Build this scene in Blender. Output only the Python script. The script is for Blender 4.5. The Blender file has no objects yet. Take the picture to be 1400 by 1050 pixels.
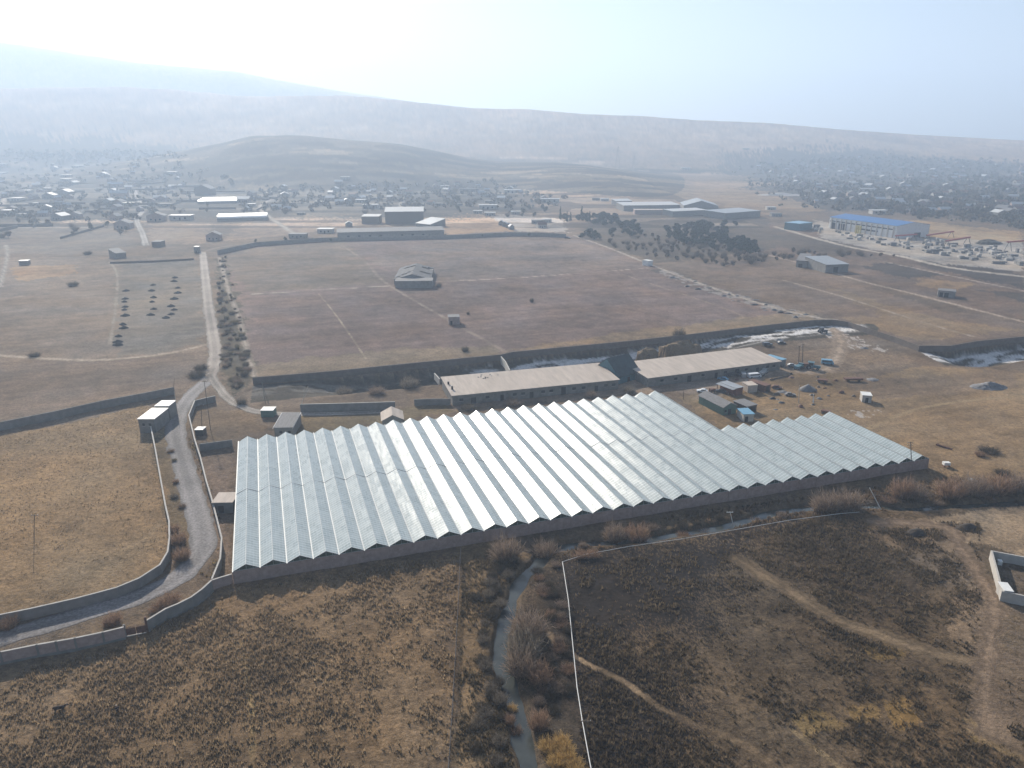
import bpy, math, random
import numpy as np
from mathutils import Vector, Matrix
R = math.radians
C = bpy.context.scene.collection
rng = np.random.default_rng(7)
random.seed(7)

# ------------------------------------------------------------------ camera model
FPX, H = 1000.0, 100.0
TILT = math.atan(0.335)
CT, ST = math.cos(TILT), math.sin(TILT)

def P(px, py, z=0.0):
    """world point on the level z that the photograph shows at pixel (px, py)"""
    u, v = px - 700.0, 525.0 - py
    d = (u, v * ST + FPX * CT, v * CT - FPX * ST)
    s = (z - H) / d[2]
    return Vector((d[0] * s, d[1] * s, z))

def z_at(y, py):
    v = 525.0 - py
    return H + y * (v * CT - FPX * ST) / (v * ST + FPX * CT)

# ------------------------------------------------------------------ noise
def _h(ix, iy, seed):
    n = (ix * 374761393 + iy * 668265263 + seed * 974634777) & 0xFFFFFFFF
    n = ((n ^ (n >> 13)) * 1274126177) & 0xFFFFFFFF
    return ((n ^ (n >> 16)) & 0xFFFF) / 65535.0

def vnoise(x, y, seed=0):
    x = np.asarray(x, float); y = np.asarray(y, float)
    ix = np.floor(x).astype(np.int64); iy = np.floor(y).astype(np.int64)
    fx = x - ix; fy = y - iy
    fx = fx * fx * (3 - 2 * fx); fy = fy * fy * (3 - 2 * fy)
    a = _h(ix, iy, seed); b = _h(ix + 1, iy, seed); c = _h(ix, iy + 1, seed); d = _h(ix + 1, iy + 1, seed)
    return (a * (1 - fx) + b * fx) * (1 - fy) + (c * (1 - fx) + d * fx) * fy

def fbm(x, y, scale, octv=4, seed=0):
    s = 0; a = 0.5; t = 0
    for k in range(octv):
        s = s + a * vnoise(x / scale * 2 ** k, y / scale * 2 ** k, seed + 13 * k); t += a; a *= 0.5
    return s / t

def sstep(a, b, x):
    t = np.clip((x - a) / (b - a), 0, 1)
    return t * t * (3 - 2 * t)

def pline_dist(x, y, pts):
    """distance and signed side (positive on the left of the line's direction) to a polyline"""
    best = np.full(x.shape, 1e9); side = np.zeros(x.shape); par = np.zeros(x.shape); acc = 0.0
    for (ax, ay), (bx, by) in zip(pts[:-1], pts[1:]):
        dx, dy = bx - ax, by - ay; L2 = dx * dx + dy * dy + 1e-9
        t = np.clip(((x - ax) * dx + (y - ay) * dy) / L2, 0, 1)
        ex, ey = x - ax - t * dx, y - ay - t * dy
        d = np.hypot(ex, ey); m = d < best
        best = np.where(m, d, best); side = np.where(m, np.sign(dx * ey - dy * ex), side)
        par = np.where(m, acc + t * math.sqrt(L2), par); acc += math.sqrt(L2)
    return best, side, par

def W(pts, z=0.0):
    return [tuple(P(a, b, z)[:2]) for a, b in pts]

def smooth_line(pts, n=6):
    out = []
    m = len(pts)
    for i in range(m - 1):
        p0 = pts[max(i - 1, 0)]; p1 = pts[i]; p2 = pts[i + 1]; p3 = pts[min(i + 2, m - 1)]
        for k in range(n):
            t = k / n
            out.append(tuple(0.5 * ((2 * p1[j]) + (-p0[j] + p2[j]) * t + (2 * p0[j] - 5 * p1[j] + 4 * p2[j] - p3[j]) * t * t
                       + (-p0[j] + 3 * p1[j] - 3 * p2[j] + p3[j]) * t ** 3) for j in range(len(p1))))
    out.append(tuple(pts[-1]))
    return out

def in_poly(x, y, poly):
    px = [p[0] for p in poly]; py = [p[1] for p in poly]
    ins = np.zeros(x.shape, bool)
    cand = (x > min(px)) & (x < max(px)) & (y > min(py)) & (y < max(py))
    idx = np.nonzero(cand)[0]
    if len(idx) == 0: return ins
    xs, ys = x[idx], y[idx]; r = np.zeros(len(idx), bool)
    n = len(poly)
    for i in range(n):
        x1, y1 = poly[i]; x2, y2 = poly[(i + 1) % n]
        if y1 == y2: continue
        c = ((y1 > ys) != (y2 > ys)) & (xs < (x2 - x1) * (ys - y1) / (y2 - y1) + x1)
        r ^= c
    ins[idx] = r
    return ins

# ------------------------------------------------------------------ materials
MATS = {}
def mat(name, col, rough=0.85, var=0.25, scale=0.6, bump=0.0, metal=0.0, spec=0.3, col2=None, detail=6.0, bscale=None, aniso=None):
    if name in MATS: return MATS[name]
    m = bpy.data.materials.new(name); m.use_nodes = True
    nt = m.node_tree; b = nt.nodes['Principled BSDF']
    b.inputs['Roughness'].default_value = rough; b.inputs['Metallic'].default_value = metal
    b.inputs['Specular IOR Level'].default_value = spec
    tc = nt.nodes.new('ShaderNodeTexCoord'); oi = nt.nodes.new('ShaderNodeObjectInfo')
    mp = nt.nodes.new('ShaderNodeVectorMath'); mp.operation = 'ADD'
    nt.links.new(tc.outputs['Object'], mp.inputs[0])
    sc = nt.nodes.new('ShaderNodeMath'); sc.operation = 'MULTIPLY'; sc.inputs[1].default_value = 70
    nt.links.new(oi.outputs['Random'], sc.inputs[0]); nt.links.new(sc.outputs[0], mp.inputs[1])
    vec = mp.outputs[0]
    if aniso:
        ml = nt.nodes.new('ShaderNodeVectorMath'); ml.operation = 'MULTIPLY'; ml.inputs[1].default_value = aniso
        nt.links.new(vec, ml.inputs[0]); vec = ml.outputs[0]
    n = nt.nodes.new('ShaderNodeTexNoise'); n.inputs['Scale'].default_value = scale; n.inputs['Detail'].default_value = detail
    n.inputs['Roughness'].default_value = 0.65
    nt.links.new(vec, n.inputs['Vector'])
    rp = nt.nodes.new('ShaderNodeValToRGB')
    c2 = col2 or tuple(c * (1 + var) for c in col); c1 = tuple(c * (1 - var) for c in col)
    rp.color_ramp.elements[0].position = 0.3; rp.color_ramp.elements[1].position = 0.7
    rp.color_ramp.elements[0].color = (*c1, 1); rp.color_ramp.elements[1].color = (*c2, 1)
    nt.links.new(n.outputs['Fac'], rp.inputs[0]); nt.links.new(rp.outputs[0], b.inputs['Base Color'])
    if bump:
        bp = nt.nodes.new('ShaderNodeBump'); bp.inputs['Strength'].default_value = bump; bp.inputs['Distance'].default_value = 0.1
        n2 = nt.nodes.new('ShaderNodeTexNoise'); n2.inputs['Scale'].default_value = bscale or scale * 5; n2.inputs['Detail'].default_value = 4
        nt.links.new(vec, n2.inputs['Vector']); nt.links.new(n2.outputs['Fac'], bp.inputs['Height']); nt.links.new(bp.outputs[0], b.inputs['Normal'])
    MATS[name] = m
    return m

def vcol_mat(name, rough=0.9, var=0.35, scale=1.5, trans=0.0):
    m = bpy.data.materials.new(name); m.use_nodes = True
    nt = m.node_tree; b = nt.nodes['Principled BSDF']; b.inputs['Roughness'].default_value = rough
    b.inputs['Specular IOR Level'].default_value = 0.15
    at = nt.nodes.new('ShaderNodeAttribute'); at.attribute_name = 'Col'
    tc = nt.nodes.new('ShaderNodeTexCoord'); n = nt.nodes.new('ShaderNodeTexNoise'); n.inputs['Scale'].default_value = scale
    nt.links.new(tc.outputs['Object'], n.inputs['Vector'])
    mr = nt.nodes.new('ShaderNodeMapRange'); mr.inputs[1].default_value = 0.3; mr.inputs[2].default_value = 0.7
    mr.inputs[3].default_value = 1 - var; mr.inputs[4].default_value = 1 + var
    nt.links.new(n.outputs['Fac'], mr.inputs[0])
    mx = nt.nodes.new('ShaderNodeVectorMath'); mx.operation = 'SCALE'
    nt.links.new(at.outputs['Color'], mx.inputs[0]); nt.links.new(mr.outputs[0], mx.inputs['Scale'])
    nt.links.new(mx.outputs[0], b.inputs['Base Color'])
    if trans:
        tr = nt.nodes.new('ShaderNodeBsdfTranslucent'); ms = nt.nodes.new('ShaderNodeMixShader'); ms.inputs[0].default_value = trans
        nt.links.new(mx.outputs[0], tr.inputs[0]); nt.links.new(b.outputs[0], ms.inputs[1]); nt.links.new(tr.outputs[0], ms.inputs[2])
        nt.links.new(ms.outputs[0], nt.nodes['Material Output'].inputs[0])
    MATS[name] = m
    return m

# ------------------------------------------------------------------ mesh builder
class MB:
    def __init__(s): s.v = []; s.f = []
    def quad(s, *pts):
        k = len(s.v); s.v += [tuple(p) for p in pts]; s.f.append(tuple(range(k, k + len(pts))))
    def box(s, x0, x1, y0, y1, z0, z1):
        k = len(s.v)
        s.v += [(x0, y0, z0), (x1, y0, z0), (x1, y1, z0), (x0, y1, z0), (x0, y0, z1), (x1, y0, z1), (x1, y1, z1), (x0, y1, z1)]
        s.f += [tuple(k + i for i in q) for q in ((0, 3, 2, 1), (4, 5, 6, 7), (0, 1, 5, 4), (1, 2, 6, 5), (2, 3, 7, 6), (3, 0, 4, 7))]
    def hexa(s, b, t):
        k = len(s.v); n = len(b); s.v += [tuple(p) for p in b] + [tuple(p) for p in t]
        s.f.append(tuple(k + i for i in reversed(range(n)))); s.f.append(tuple(k + n + i for i in range(n)))
        for i in range(n): s.f.append((k + i, k + (i + 1) % n, k + n + (i + 1) % n, k + n + i))
    def tube(s, p0, p1, r0, r1=None, n=6):
        r1 = r0 if r1 is None else r1
        p0, p1 = Vector(p0), Vector(p1); d = (p1 - p0).normalized()
        a = d.orthogonal().normalized(); b = d.cross(a)
        ring = lambda p, r: [p + (a * math.cos(2 * math.pi * i / n) + b * math.sin(2 * math.pi * i / n)) * r for i in range(n)]
        s.hexa(ring(p0, r0), ring(p1, r1))
    def build(s, name, m, parent=None, smooth=False):
        me = bpy.data.meshes.new(name); me.from_pydata(s.v, [], s.f); me.update()
        if smooth:
            me.polygons.foreach_set('use_smooth', [True] * len(me.polygons))
        o = bpy.data.objects.new(name, me); me.materials.append(m); C.objects.link(o)
        if parent: o.parent = parent
        return o

def np_mesh(name, verts, faces, m, col=None, parent=None, smooth=False):
    verts = np.asarray(verts, np.float32); faces = np.asarray(faces, np.int32)
    me = bpy.data.meshes.new(name); nf, k = faces.shape
    me.vertices.add(len(verts)); me.vertices.foreach_set('co', verts.ravel())
    me.loops.add(nf * k); me.loops.foreach_set('vertex_index', faces.ravel())
    me.polygons.add(nf); me.polygons.foreach_set('loop_start', np.arange(0, nf * k, k, dtype=np.int32))
    me.polygons.foreach_set('loop_total', np.full(nf, k, np.int32))
    me.update(calc_edges=True)
    if smooth: me.polygons.foreach_set('use_smooth', np.ones(nf, bool))
    if col is not None:
        a = me.color_attributes.new('Col', 'FLOAT_COLOR', 'POINT')
        c4 = np.ones((len(verts), 4), np.float32); c4[:, :col.shape[1]] = col
        a.data.foreach_set('color', c4.ravel())
    me.materials.append(m)
    o = bpy.data.objects.new(name, me); C.objects.link(o)
    if parent: o.parent = parent
    return o

def tag(o, label, cat, group=None):
    o['label'] = label; o['category'] = cat
    if group: o['group'] = group
    return o
def struct(o, kind='structure'):
    o['kind'] = kind; return o
def thing(name, label, cat, loc=(0, 0, 0), rz=0.0, group=None):
    o = bpy.data.objects.new(name, None); C.objects.link(o); o.location = loc; o.rotation_euler = (0, 0, rz)
    o.empty_display_size = 0.5
    return tag(o, label, cat, group)
def dup(root, loc, rz=0.0, sc=(1, 1, 1), label=None, group=None):
    r = root.copy(); C.objects.link(r); r.location = loc; r.rotation_euler = (0, 0, rz)
    r.scale = sc if not isinstance(sc, (int, float)) else (sc, sc, sc)
    if label: r['label'] = label
    if group: r['group'] = group
    for ch in list(root.children):
        c = ch.copy(); C.objects.link(c); c.parent = r
        for g in list(ch.children):
            d = g.copy(); C.objects.link(d); d.parent = c
    return r
ORD = ['first', 'second', 'third', 'fourth', 'fifth', 'sixth', 'seventh', 'eighth', 'ninth', 'tenth', 'eleventh', 'twelfth',
       'thirteenth', 'fourteenth', 'fifteenth', 'sixteenth', 'seventeenth', 'eighteenth', 'nineteenth', 'twentieth']
def ordn(i):
    return ORD[i] if i < 20 else ('twenty-' + ORD[i - 20] if i < 29 else 'number %d' % (i + 1))

# ------------------------------------------------------------------ shared lines (pixels of the photograph -> metres)
ROAD = smooth_line(W([(-60, 893), (0, 873), (70, 853), (140, 832), (200, 812), (245, 788), (272, 760), (278, 735), (270, 700),
                      (258, 660), (246, 620), (240, 590), (246, 562), (262, 540), (283, 520), (292, 500), (294, 480), (290, 450), (285, 420), (281, 380), (277, 345)]), 8)
LANE = smooth_line(W([(287, 512), (297, 528), (312, 545), (335, 558), (370, 565), (440, 566), (520, 563)]), 6)
NORTH_LANE = smooth_line(W([(277, 345), (300, 338), (360, 330)]), 4)
VILLAGE_LANE = smooth_line(W([(200, 336), (195, 320), (187, 300), (195, 287), (188, 270), (183, 258)]), 5)
STREAM = smooth_line(W([(745, 1120), (724, 1050), (713, 1000), (706, 965), (694, 930), (683, 890), (690, 850), (701, 815), (717, 785),
                        (738, 768), (750, 752), (790, 742), (850, 738), (890, 734), (930, 727), (980, 719), (1030, 706), (1065, 697),
                        (1120, 692), (1190, 690), (1240, 694), (1300, 690), (1420, 684)]), 5)
WALL_TOP = W([(345, 516), (450, 507.5), (575, 495), (685, 484.5), (700, 481), (860, 466), (950, 456), (1050, 444), (1113, 437.4), (1138, 436.8)], 3)
WALL_TOP2 = W([(1138, 436.8), (1160, 440), (1225, 461), (1257, 472.5), (1300, 472.5), (1337, 466), (1400, 460), (1460, 455)], 3)
SLOPE2 = WALL_TOP2[3:]
TRACKS = [  # polyline px, half width m, colour
    ([(-20, 484), (60, 490), (130, 492), (200, 487), (250, 479), (285, 470)], 1.6, (.36, .31, .25)),
    ([(300, 352), (310, 390), (325, 430), (338, 480), (347, 514)], 1.4, (.30, .27, .23)),
    ([(345, 402), (440, 396), (530, 391)], 0.9, (.36, .34, .28)), ([(595, 385), (700, 380), (800, 373), (890, 366)], 1.0, (.36, .32, .27)),
    ([(436, 402), (455, 425), (480, 460), (500, 490)], 0.45, (.29, .26, .2)), ([(470, 337), (500, 358), (525, 385), (600, 430), (690, 480)], 1.1, (.22, .19, .16)),
    ([(785, 322), (830, 338), (890, 362), (950, 385), (1040, 415), (1110, 433), (1140, 437)], 1.6, (.34, .31, .27)),
    ([(860, 378), (1000, 425), (1010, 437)], 0.6, (.26, .22, .17)),
    ([(1035, 345), (1110, 364), (1180, 385), (1250, 402), (1320, 420), (1400, 440)], 1.7, (.34, .29, .24)),
    ([(1070, 383), (1150, 405), (1250, 437), (1330, 460)], 1.1, (.32, .28, .23)),
    ([(1060, 310), (1150, 335), (1230, 350), (1300, 366), (1400, 378)], 3.0, (.42, .39, .34)),
    ([(1210, 358), (1290, 375), (1400, 398)], 1.2, (.33, .29, .25)),
    ([(150, 470), (158, 420), (160, 375), (150, 358)], 0.8, (.26, .24, .20)),
    ([(0, 392), (10, 350), (8, 335)], 1.5, (.30, .28, .26)), ([(0, 285), (8, 268)], 4, (.40, .37, .33)),
    ([(548, 283), (552, 270)], 3.5, (.36, .34, .31)), ([(372, 272), (355, 285), (400, 318)], 3, (.36, .34, .31)),
    ([(752, 868), (765, 882), (800, 905), (850, 930), (900, 965), (950, 990), (1010, 1015), (1050, 1040)], 0.7, (.26, .20, .135)),
    ([(1008, 765), (1040, 785), (1090, 815), (1140, 845), (1190, 865), (1250, 885), (1330, 905), (1420, 925)], 2.0, (.16, .125, .085)),
    ([(1345, 1000), (1350, 900), (1362, 830), (1340, 790), (1315, 750), (1290, 720), (1200, 715)], 2.2, (.19, .148, .11)),
    ([(1180, 590), (1250, 560), (1320, 548), (1400, 541)], 0.9, (.27, .215, .14)),
    ([(960, 545), (1030, 515), (1075, 507), (1130, 505), (1150, 470), (1140, 450)], 3.2, (.30, .25, .20)),
    ([(130, 840), (150, 765), (200, 735), (230, 700)], 0.5, (.24, .185, .12)),
    ([(345, 1050), (345, 980), (338, 930), (330, 880)], 0.5, (.27, .21, .12)),
    ([(1085, 1000), (1150, 1050)], 0.5, (.24, .19, .12)),
]
TRACKS = [(smooth_line(W(p), 4), w, c) for p, w, c in TRACKS]
ZONES = [  # pixel polygon, albedo, weed amount 0..1
    ([(-300, 1100), (-300, 960), (0, 910), (160, 882), (290, 800), (630, 745), (622, 1100)], (.19, .145, .098), .6),
    ([(622, 1100), (630, 745), (700, 735), (740, 765), (690, 850), (690, 930), (720, 1100)], (.20, .15, .095), .35),
    ([(-200, 640), (0, 598), (110, 575), (200, 552), (215, 610), (228, 660), (236, 740), (222, 775), (150, 805), (0, 846), (-200, 880)], (.225, .165, .10), .3),
    ([(-300, 620), (0, 578), (235, 533), (262, 528), (285, 480), (276, 350), (0, 352), (-300, 352)], (.185, .152, .122), .12),
    ([(-20, 500), (280, 480), (285, 515), (235, 535), (0, 585)], (.155, .125, .10), .25),
    ([(162, 358), (272, 355), (280, 470), (160, 490)], (.155, .14, .12), .1),
    ([(24, 364), (103, 362), (100, 374), (26, 386)], (.27, .19, .12), 0),
    ([(296, 348), (350, 334), (700, 320), (785, 322), (890, 362), (1110, 434), (860, 466), (685, 484), (345, 516)], (.168, .131, .118), .12),
    ([(500, 358), (600, 326), (780, 322), (885, 365), (600, 385)], (.182, .15, .132), .08),
    ([(345, 402), (530, 391), (690, 484), (500, 498), (345, 515)], (.15, .116, .105), .12),
    ([(300, 350), (340, 340), (470, 330), (530, 388), (345, 400)], (.165, .137, .112), .1),
    ([(345, 500), (500, 480), (680, 470), (690, 484), (345, 516)], (.178, .146, .108), .2),
    ([(690, 482), (850, 455), (1090, 425), (1120, 437), (860, 466)], (.21, .165, .115), .15),
    ([(1020, 350), (1180, 388), (1400, 445), (1400, 462), (1250, 470), (1140, 438), (900, 368)], (.155, .122, .097), .2),
    ([(1050, 305), (1400, 378), (1400, 440), (1180, 385), (1030, 343)], (.15, .115, .092), .25),
    ([(1055, 312), (1175, 338), (1150, 352), (1045, 332)], (.095, .08, .066), .3),
    ([(1130, 392), (1260, 428), (1330, 452), (1240, 448)], (.185, .145, .10), .2),
    ([(1190, 392), (1280, 412), (1330, 424), (1300, 430)], (.11, .09, .072), .2),
    ([(1175, 365), (1215, 358), (1290, 376), (1240, 380)], (.06, .053, .048), .1),
    ([(1290, 350), (1400, 375), (1400, 395), (1250, 362)], (.07, .06, .053), .1),
    ([(1340, 398), (1400, 400), (1400, 415)], (.08, .072, .066), .1),
    ([(1260, 380), (1330, 386), (1310, 398), (1255, 390)], (.25, .185, .12), .05),
    ([(1150, 435), (1230, 430), (1400, 450), (1250, 465)], (.20, .155, .105), .1),
    ([(1240, 300), (1400, 318), (1400, 335), (1300, 330), (1250, 322)], (.30, .225, .14), .05),
    ([(1110, 300), (1250, 325), (1330, 327), (1400, 333), (1400, 372), (1280, 360), (1120, 325)], (.33, .31, .28), .1),
    ([(590, 292), (660, 288), (700, 312), (700, 316), (610, 321)], (.29, .205, .135), .02),
    ([(660, 290), (770, 300), (775, 318), (705, 316)], (.34, .31, .28), .3),
    ([(340, 300), (520, 296), (470, 312), (350, 326), (300, 330)], (.25, .195, .15), .05),
    ([(90, 293), (180, 291), (182, 305), (86, 308)], (.30, .235, .18), 0),
    ([(205, 305), (290, 303), (285, 332), (200, 335)], (.24, .19, .145), .05),
    ([(0, 310), (150, 308), (190, 335), (150, 350), (0, 345)], (.155, .135, .115), .1),
    ([(-400, 300), (-400, 229), (180, 230), (700, 252), (740, 290), (600, 295), (340, 300), (190, 302), (0, 308)], (.085, .078, .066), .6),
    ([(820, 296), (1050, 298), (1060, 340), (900, 360), (790, 322)], (.10, .086, .07), .5),
    ([(1000, 232), (1160, 228), (1420, 232), (1420, 312), (1260, 290), (1130, 286), (1050, 268)], (.08, .073, .063), .6),
    ([(940, 255), (1050, 262), (1130, 288), (1040, 295), (960, 280)], (.23, .175, .12), .1),
    ([(260, 560), (330, 560), (375, 590), (318, 600), (270, 605), (250, 580)], (.16, .12, .08), .35),
    ([(270, 610), (318, 606), (318, 780), (300, 760), (290, 690)], (.20, .16, .13), .25),
    ([(400, 570), (660, 545), (900, 530), (640, 560), (440, 592), (400, 600)], (.17, .14, .09), .3),
    ([(612, 545), (850, 520), (1070, 497), (1075, 510), (960, 540), (900, 535), (620, 560)], (.23, .19, .155), .15),
    ([(930, 545), (1080, 508), (1150, 500), (1180, 560), (1150, 575), (990, 590)], (.205, .16, .105), .35),
    ([(1060, 470), (1140, 450), (1260, 490), (1230, 505), (1130, 510), (1080, 500)], (.19, .155, .12), .55),
    ([(1150, 570), (1180, 520), (1260, 500), (1420, 512), (1420, 660), (1275, 650)], (.215, .165, .108), .2),
    ([(1150, 520), (1400, 505), (1400, 530), (1200, 545)], (.185, .145, .105), .25),
    ([(770, 762), (960, 728), (1150, 702), (1400, 690), (1500, 1100), (800, 1100)], (.13, .10, .068), .75),
    ([(773, 768), (980, 727), (1130, 706), (1190, 730), (1100, 742), (1010, 765), (1005, 800), (930, 850), (880, 905), (960, 985), (850, 1060), (800, 1060), (785, 930)], (.034, .029, .026), .75),
    ([(720, 785), (770, 765), (788, 930), (800, 1060), (740, 1060), (705, 960)], (.08, .062, .045), .7),
    ([(206, 582), (246, 560), (240, 600), (262, 690), (268, 745), (240, 775), (231, 755), (231, 700)], (.15, .118, .076), .5),
    ([(298, 352), (308, 350), (322, 400), (345, 512), (322, 545), (300, 505), (296, 440)], (.085, .075, .055), .55),
    ([(750, 780), (772, 770), (788, 930), (800, 1060), (760, 1060), (720, 985), (750, 900)], (.065, .053, .04), .6),
    ([(1040, 760), (1190, 735), (1260, 780), (1220, 850), (1100, 800)], (.095, .072, .05), .7),
    ([(860, 700), (1270, 650), (1400, 655), (1400, 690), (1150, 702), (960, 728), (780, 760), (740, 765), (760, 735)], (.15, .115, .075), .7),
    ([(1190, 715), (1270, 705), (1400, 690), (1420, 770), (1350, 750), (1300, 745)], (.29, .225, .155), .1),
    ([(1180, 720), (1300, 715), (1350, 830), (1320, 900), (1280, 790)], (.20, .155, .11), .3),
    ([(1175, 880), (1230, 875), (1240, 895), (1200, 900)], (.205, .15, .075), .1), ([(1080, 985), (1130, 975), (1160, 1000), (1110, 1015)], (.19, .14, .072), .1),
    ([(1150, 970), (1190, 965), (1200, 985), (1170, 995)], (.2, .145, .074), .1), ([(1200, 965), (1240, 950), (1255, 985), (1220, 1000)], (.22, .155, .075), .1),
    ([(1320, 980), (1370, 985), (1360, 1010), (1330, 1010)], (.21, .16, .08), .1),
]
ZONES = [(W(p), c, w) for p, c, w in ZONES]
PATCH = [(W([(330, 470), (345, 450)]), 3)]

# ------------------------------------------------------------------ terrain
RX1 = [-600, -100, 60, 200, 260, 330, 345, 390, 470, 550, 600, 640, 680, 720, 760, 800, 850, 900, 950, 1000, 1080, 3000]
RY1 = [244, 244, 236, 215, 204, 188.5, 185.5, 184, 190, 197, 207, 216, 221, 222, 222.5, 226, 234, 244, 252, 262, 275, 275]
RX2 = [-900, -200, 0, 180, 250, 340, 480, 560, 640, 720, 800, 870, 950, 1050, 1150, 1250, 1400, 1700, 3000]
RY2 = [128, 122, 120, 118, 122, 131, 130, 138, 147.5, 149, 156, 158, 164, 168, 177, 184, 192, 198, 205]
RX3 = [-1200, -500, -200, 0, 100, 200, 330, 400, 470, 560, 640, 720, 900, 3000]
RY3 = [52, 50, 50, 55, 70, 86, 98, 112, 125, 138, 147, 160, 200, 215]

def terr(x, y, fine=True):
    x = np.asarray(x, float); y = np.asarray(y, float)
    yy = np.maximum(y, 50.0)
    u = 700 + 1054.6 * x / yy
    z = np.zeros(x.shape)
    far = y > 900
    if far.any():
        uf, yf, xf = u[far], y[far], x[far]
        def crest(RX, RY, D):
            py = np.interp(uf, RX, RY); v = 525 - py
            return np.maximum(H + D * (v * CT - FPX * ST) / (v * ST + FPX * CT), 0)
        D1 = np.interp(uf, [0, 600, 950, 1100], [2150, 2150, 1800, 1700]) + 60 * np.sin(uf / 90)
        h1 = crest(RX1, RY1, D1) * (0.96 + 0.06 * fbm(xf, yf, 90, 3, 5))
        n1 = fbm(xf, yf, 260, 5, 2) - 0.5
        z1 = h1 * np.where(yf < D1, sstep(0, 1, (yf - D1 + 600) / 600) ** 0.65 * (1 + 0.25 * n1 * sstep(0, 150, D1 - yf)), 1 - sstep(0, 1, (yf - D1) / 900))
        D2 = 3300 + 150 * np.sin(uf / 170)
        h2 = crest(RX2, RY2, D2)
        z2 = h2 * np.where(yf < D2, np.clip((yf - 2250) / (D2 - 2250), 0, 1) ** 1.25, 1 - 0.3 * sstep(0, 1500, yf - D2))
        z2 = z2 + (fbm(xf, yf, 700, 5, 9) - 0.5) * 70 * sstep(2500, 3300, yf) * np.clip(1 - np.abs(yf - D2 + 250) / 4000, 0, 1) * sstep(150, 700, np.abs(yf - D2)) * np.clip(h2 / 200, .1, 1)
        D3 = 5300.0
        h3 = crest(RX3, RY3, D3)
        z3 = h3 * np.where(yf < D3, sstep(0, 1, (yf - 4100) / 1200), 1 - 0.3 * sstep(0, 1200, yf - D3)) * (0.985 + 0.03 * fbm(xf, yf, 300, 4, 3))
        z[far] = np.maximum(np.maximum(z1, z2), z3)
    # ravine below the big field's wall
    near = (y > 150) & (y < 560) & (np.abs(x) < 420)
    if near.any():
        xn, yn = x[near], y[near]
        d, s, par = pline_dist(xn, yn, WALL_TOP)
        t = np.where(s < 0, d, -d)          # metres out from the wall towards the camera
        deep = 6.5 * sstep(8, 60, par) * (1 - sstep(205, 262, par)) * (0.85 + 0.3 * fbm(xn, yn, 14, 3, 21))
        k1 = (2.4 + 2.2 * (1 - sstep(60, 110, par))) * deep / 6.5; k2 = 1.9 * deep / 6.5
        z[near] -= k1 * sstep(.5, 2.6, t) * (1 - sstep(14, 27, t)) + k2 * sstep(2.6, 11, t) * (1 - sstep(13, 25, t)) + sstep(3, 6, t) * (1 - sstep(12, 18, t)) * (fbm(xn, yn, 3.5, 3, 25) - .5) * 1.2
        d, s, par = pline_dist(xn, yn, SLOPE2)
        t = np.where(s < 0, d, -d)
        k = sstep(0, 20, par) * (0.8 + 0.4 * fbm(xn, yn, 14, 3, 22))
        z[near] -= k * (2.8 * sstep(.5, 2.6, t) * (1 - sstep(15, 28, t)) + 2.0 * sstep(2.6, 11, t) * (1 - sstep(14, 26, t)))
    ns = (y > 60) & (y < 330) & (x > -60) & (x < 330)
    if ns.any():
        xn, yn = x[ns], y[ns]
        d, s, par = pline_dist(xn, yn, STREAM)
        d = d + (fbm(xn, yn, 6, 3, 31) - 0.5) * 1.6
        z[ns] -= 1.5 * (1 - sstep(.7, 2.6, d))
    if fine:
        r = np.hypot(x, y)
        a = np.clip((900 - r) / 700, 0, 1)
        z = z + a * ((fbm(x, y, 9, 4, 41) - 0.5) * 0.5 + (fbm(x, y, 1.6, 3, 43) - 0.5) * 0.22)
    return z

def gz(x, y):
    return float(terr(np.array([x]), np.array([y]), False)[0])

def G(px, py):
    """ground point seen at a pixel, following the relief (for the distance)"""
    p = P(px, py)
    if p.y < 1200: return Vector((p.x, p.y, gz(p.x, p.y)))
    ys = np.linspace(1100, p.y, 500); u, v = px - 700.0, 525.0 - py
    k = (v * CT - FPX * ST) / (v * ST + FPX * CT); zr = H + ys * k; xs = p.x * ys / p.y
    hit = np.nonzero(terr(xs, ys, False) >= zr - .01)[0]
    i = hit[0] if len(hit) else len(ys) - 1
    return Vector((xs[i], ys[i], gz(xs[i], ys[i])))

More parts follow.
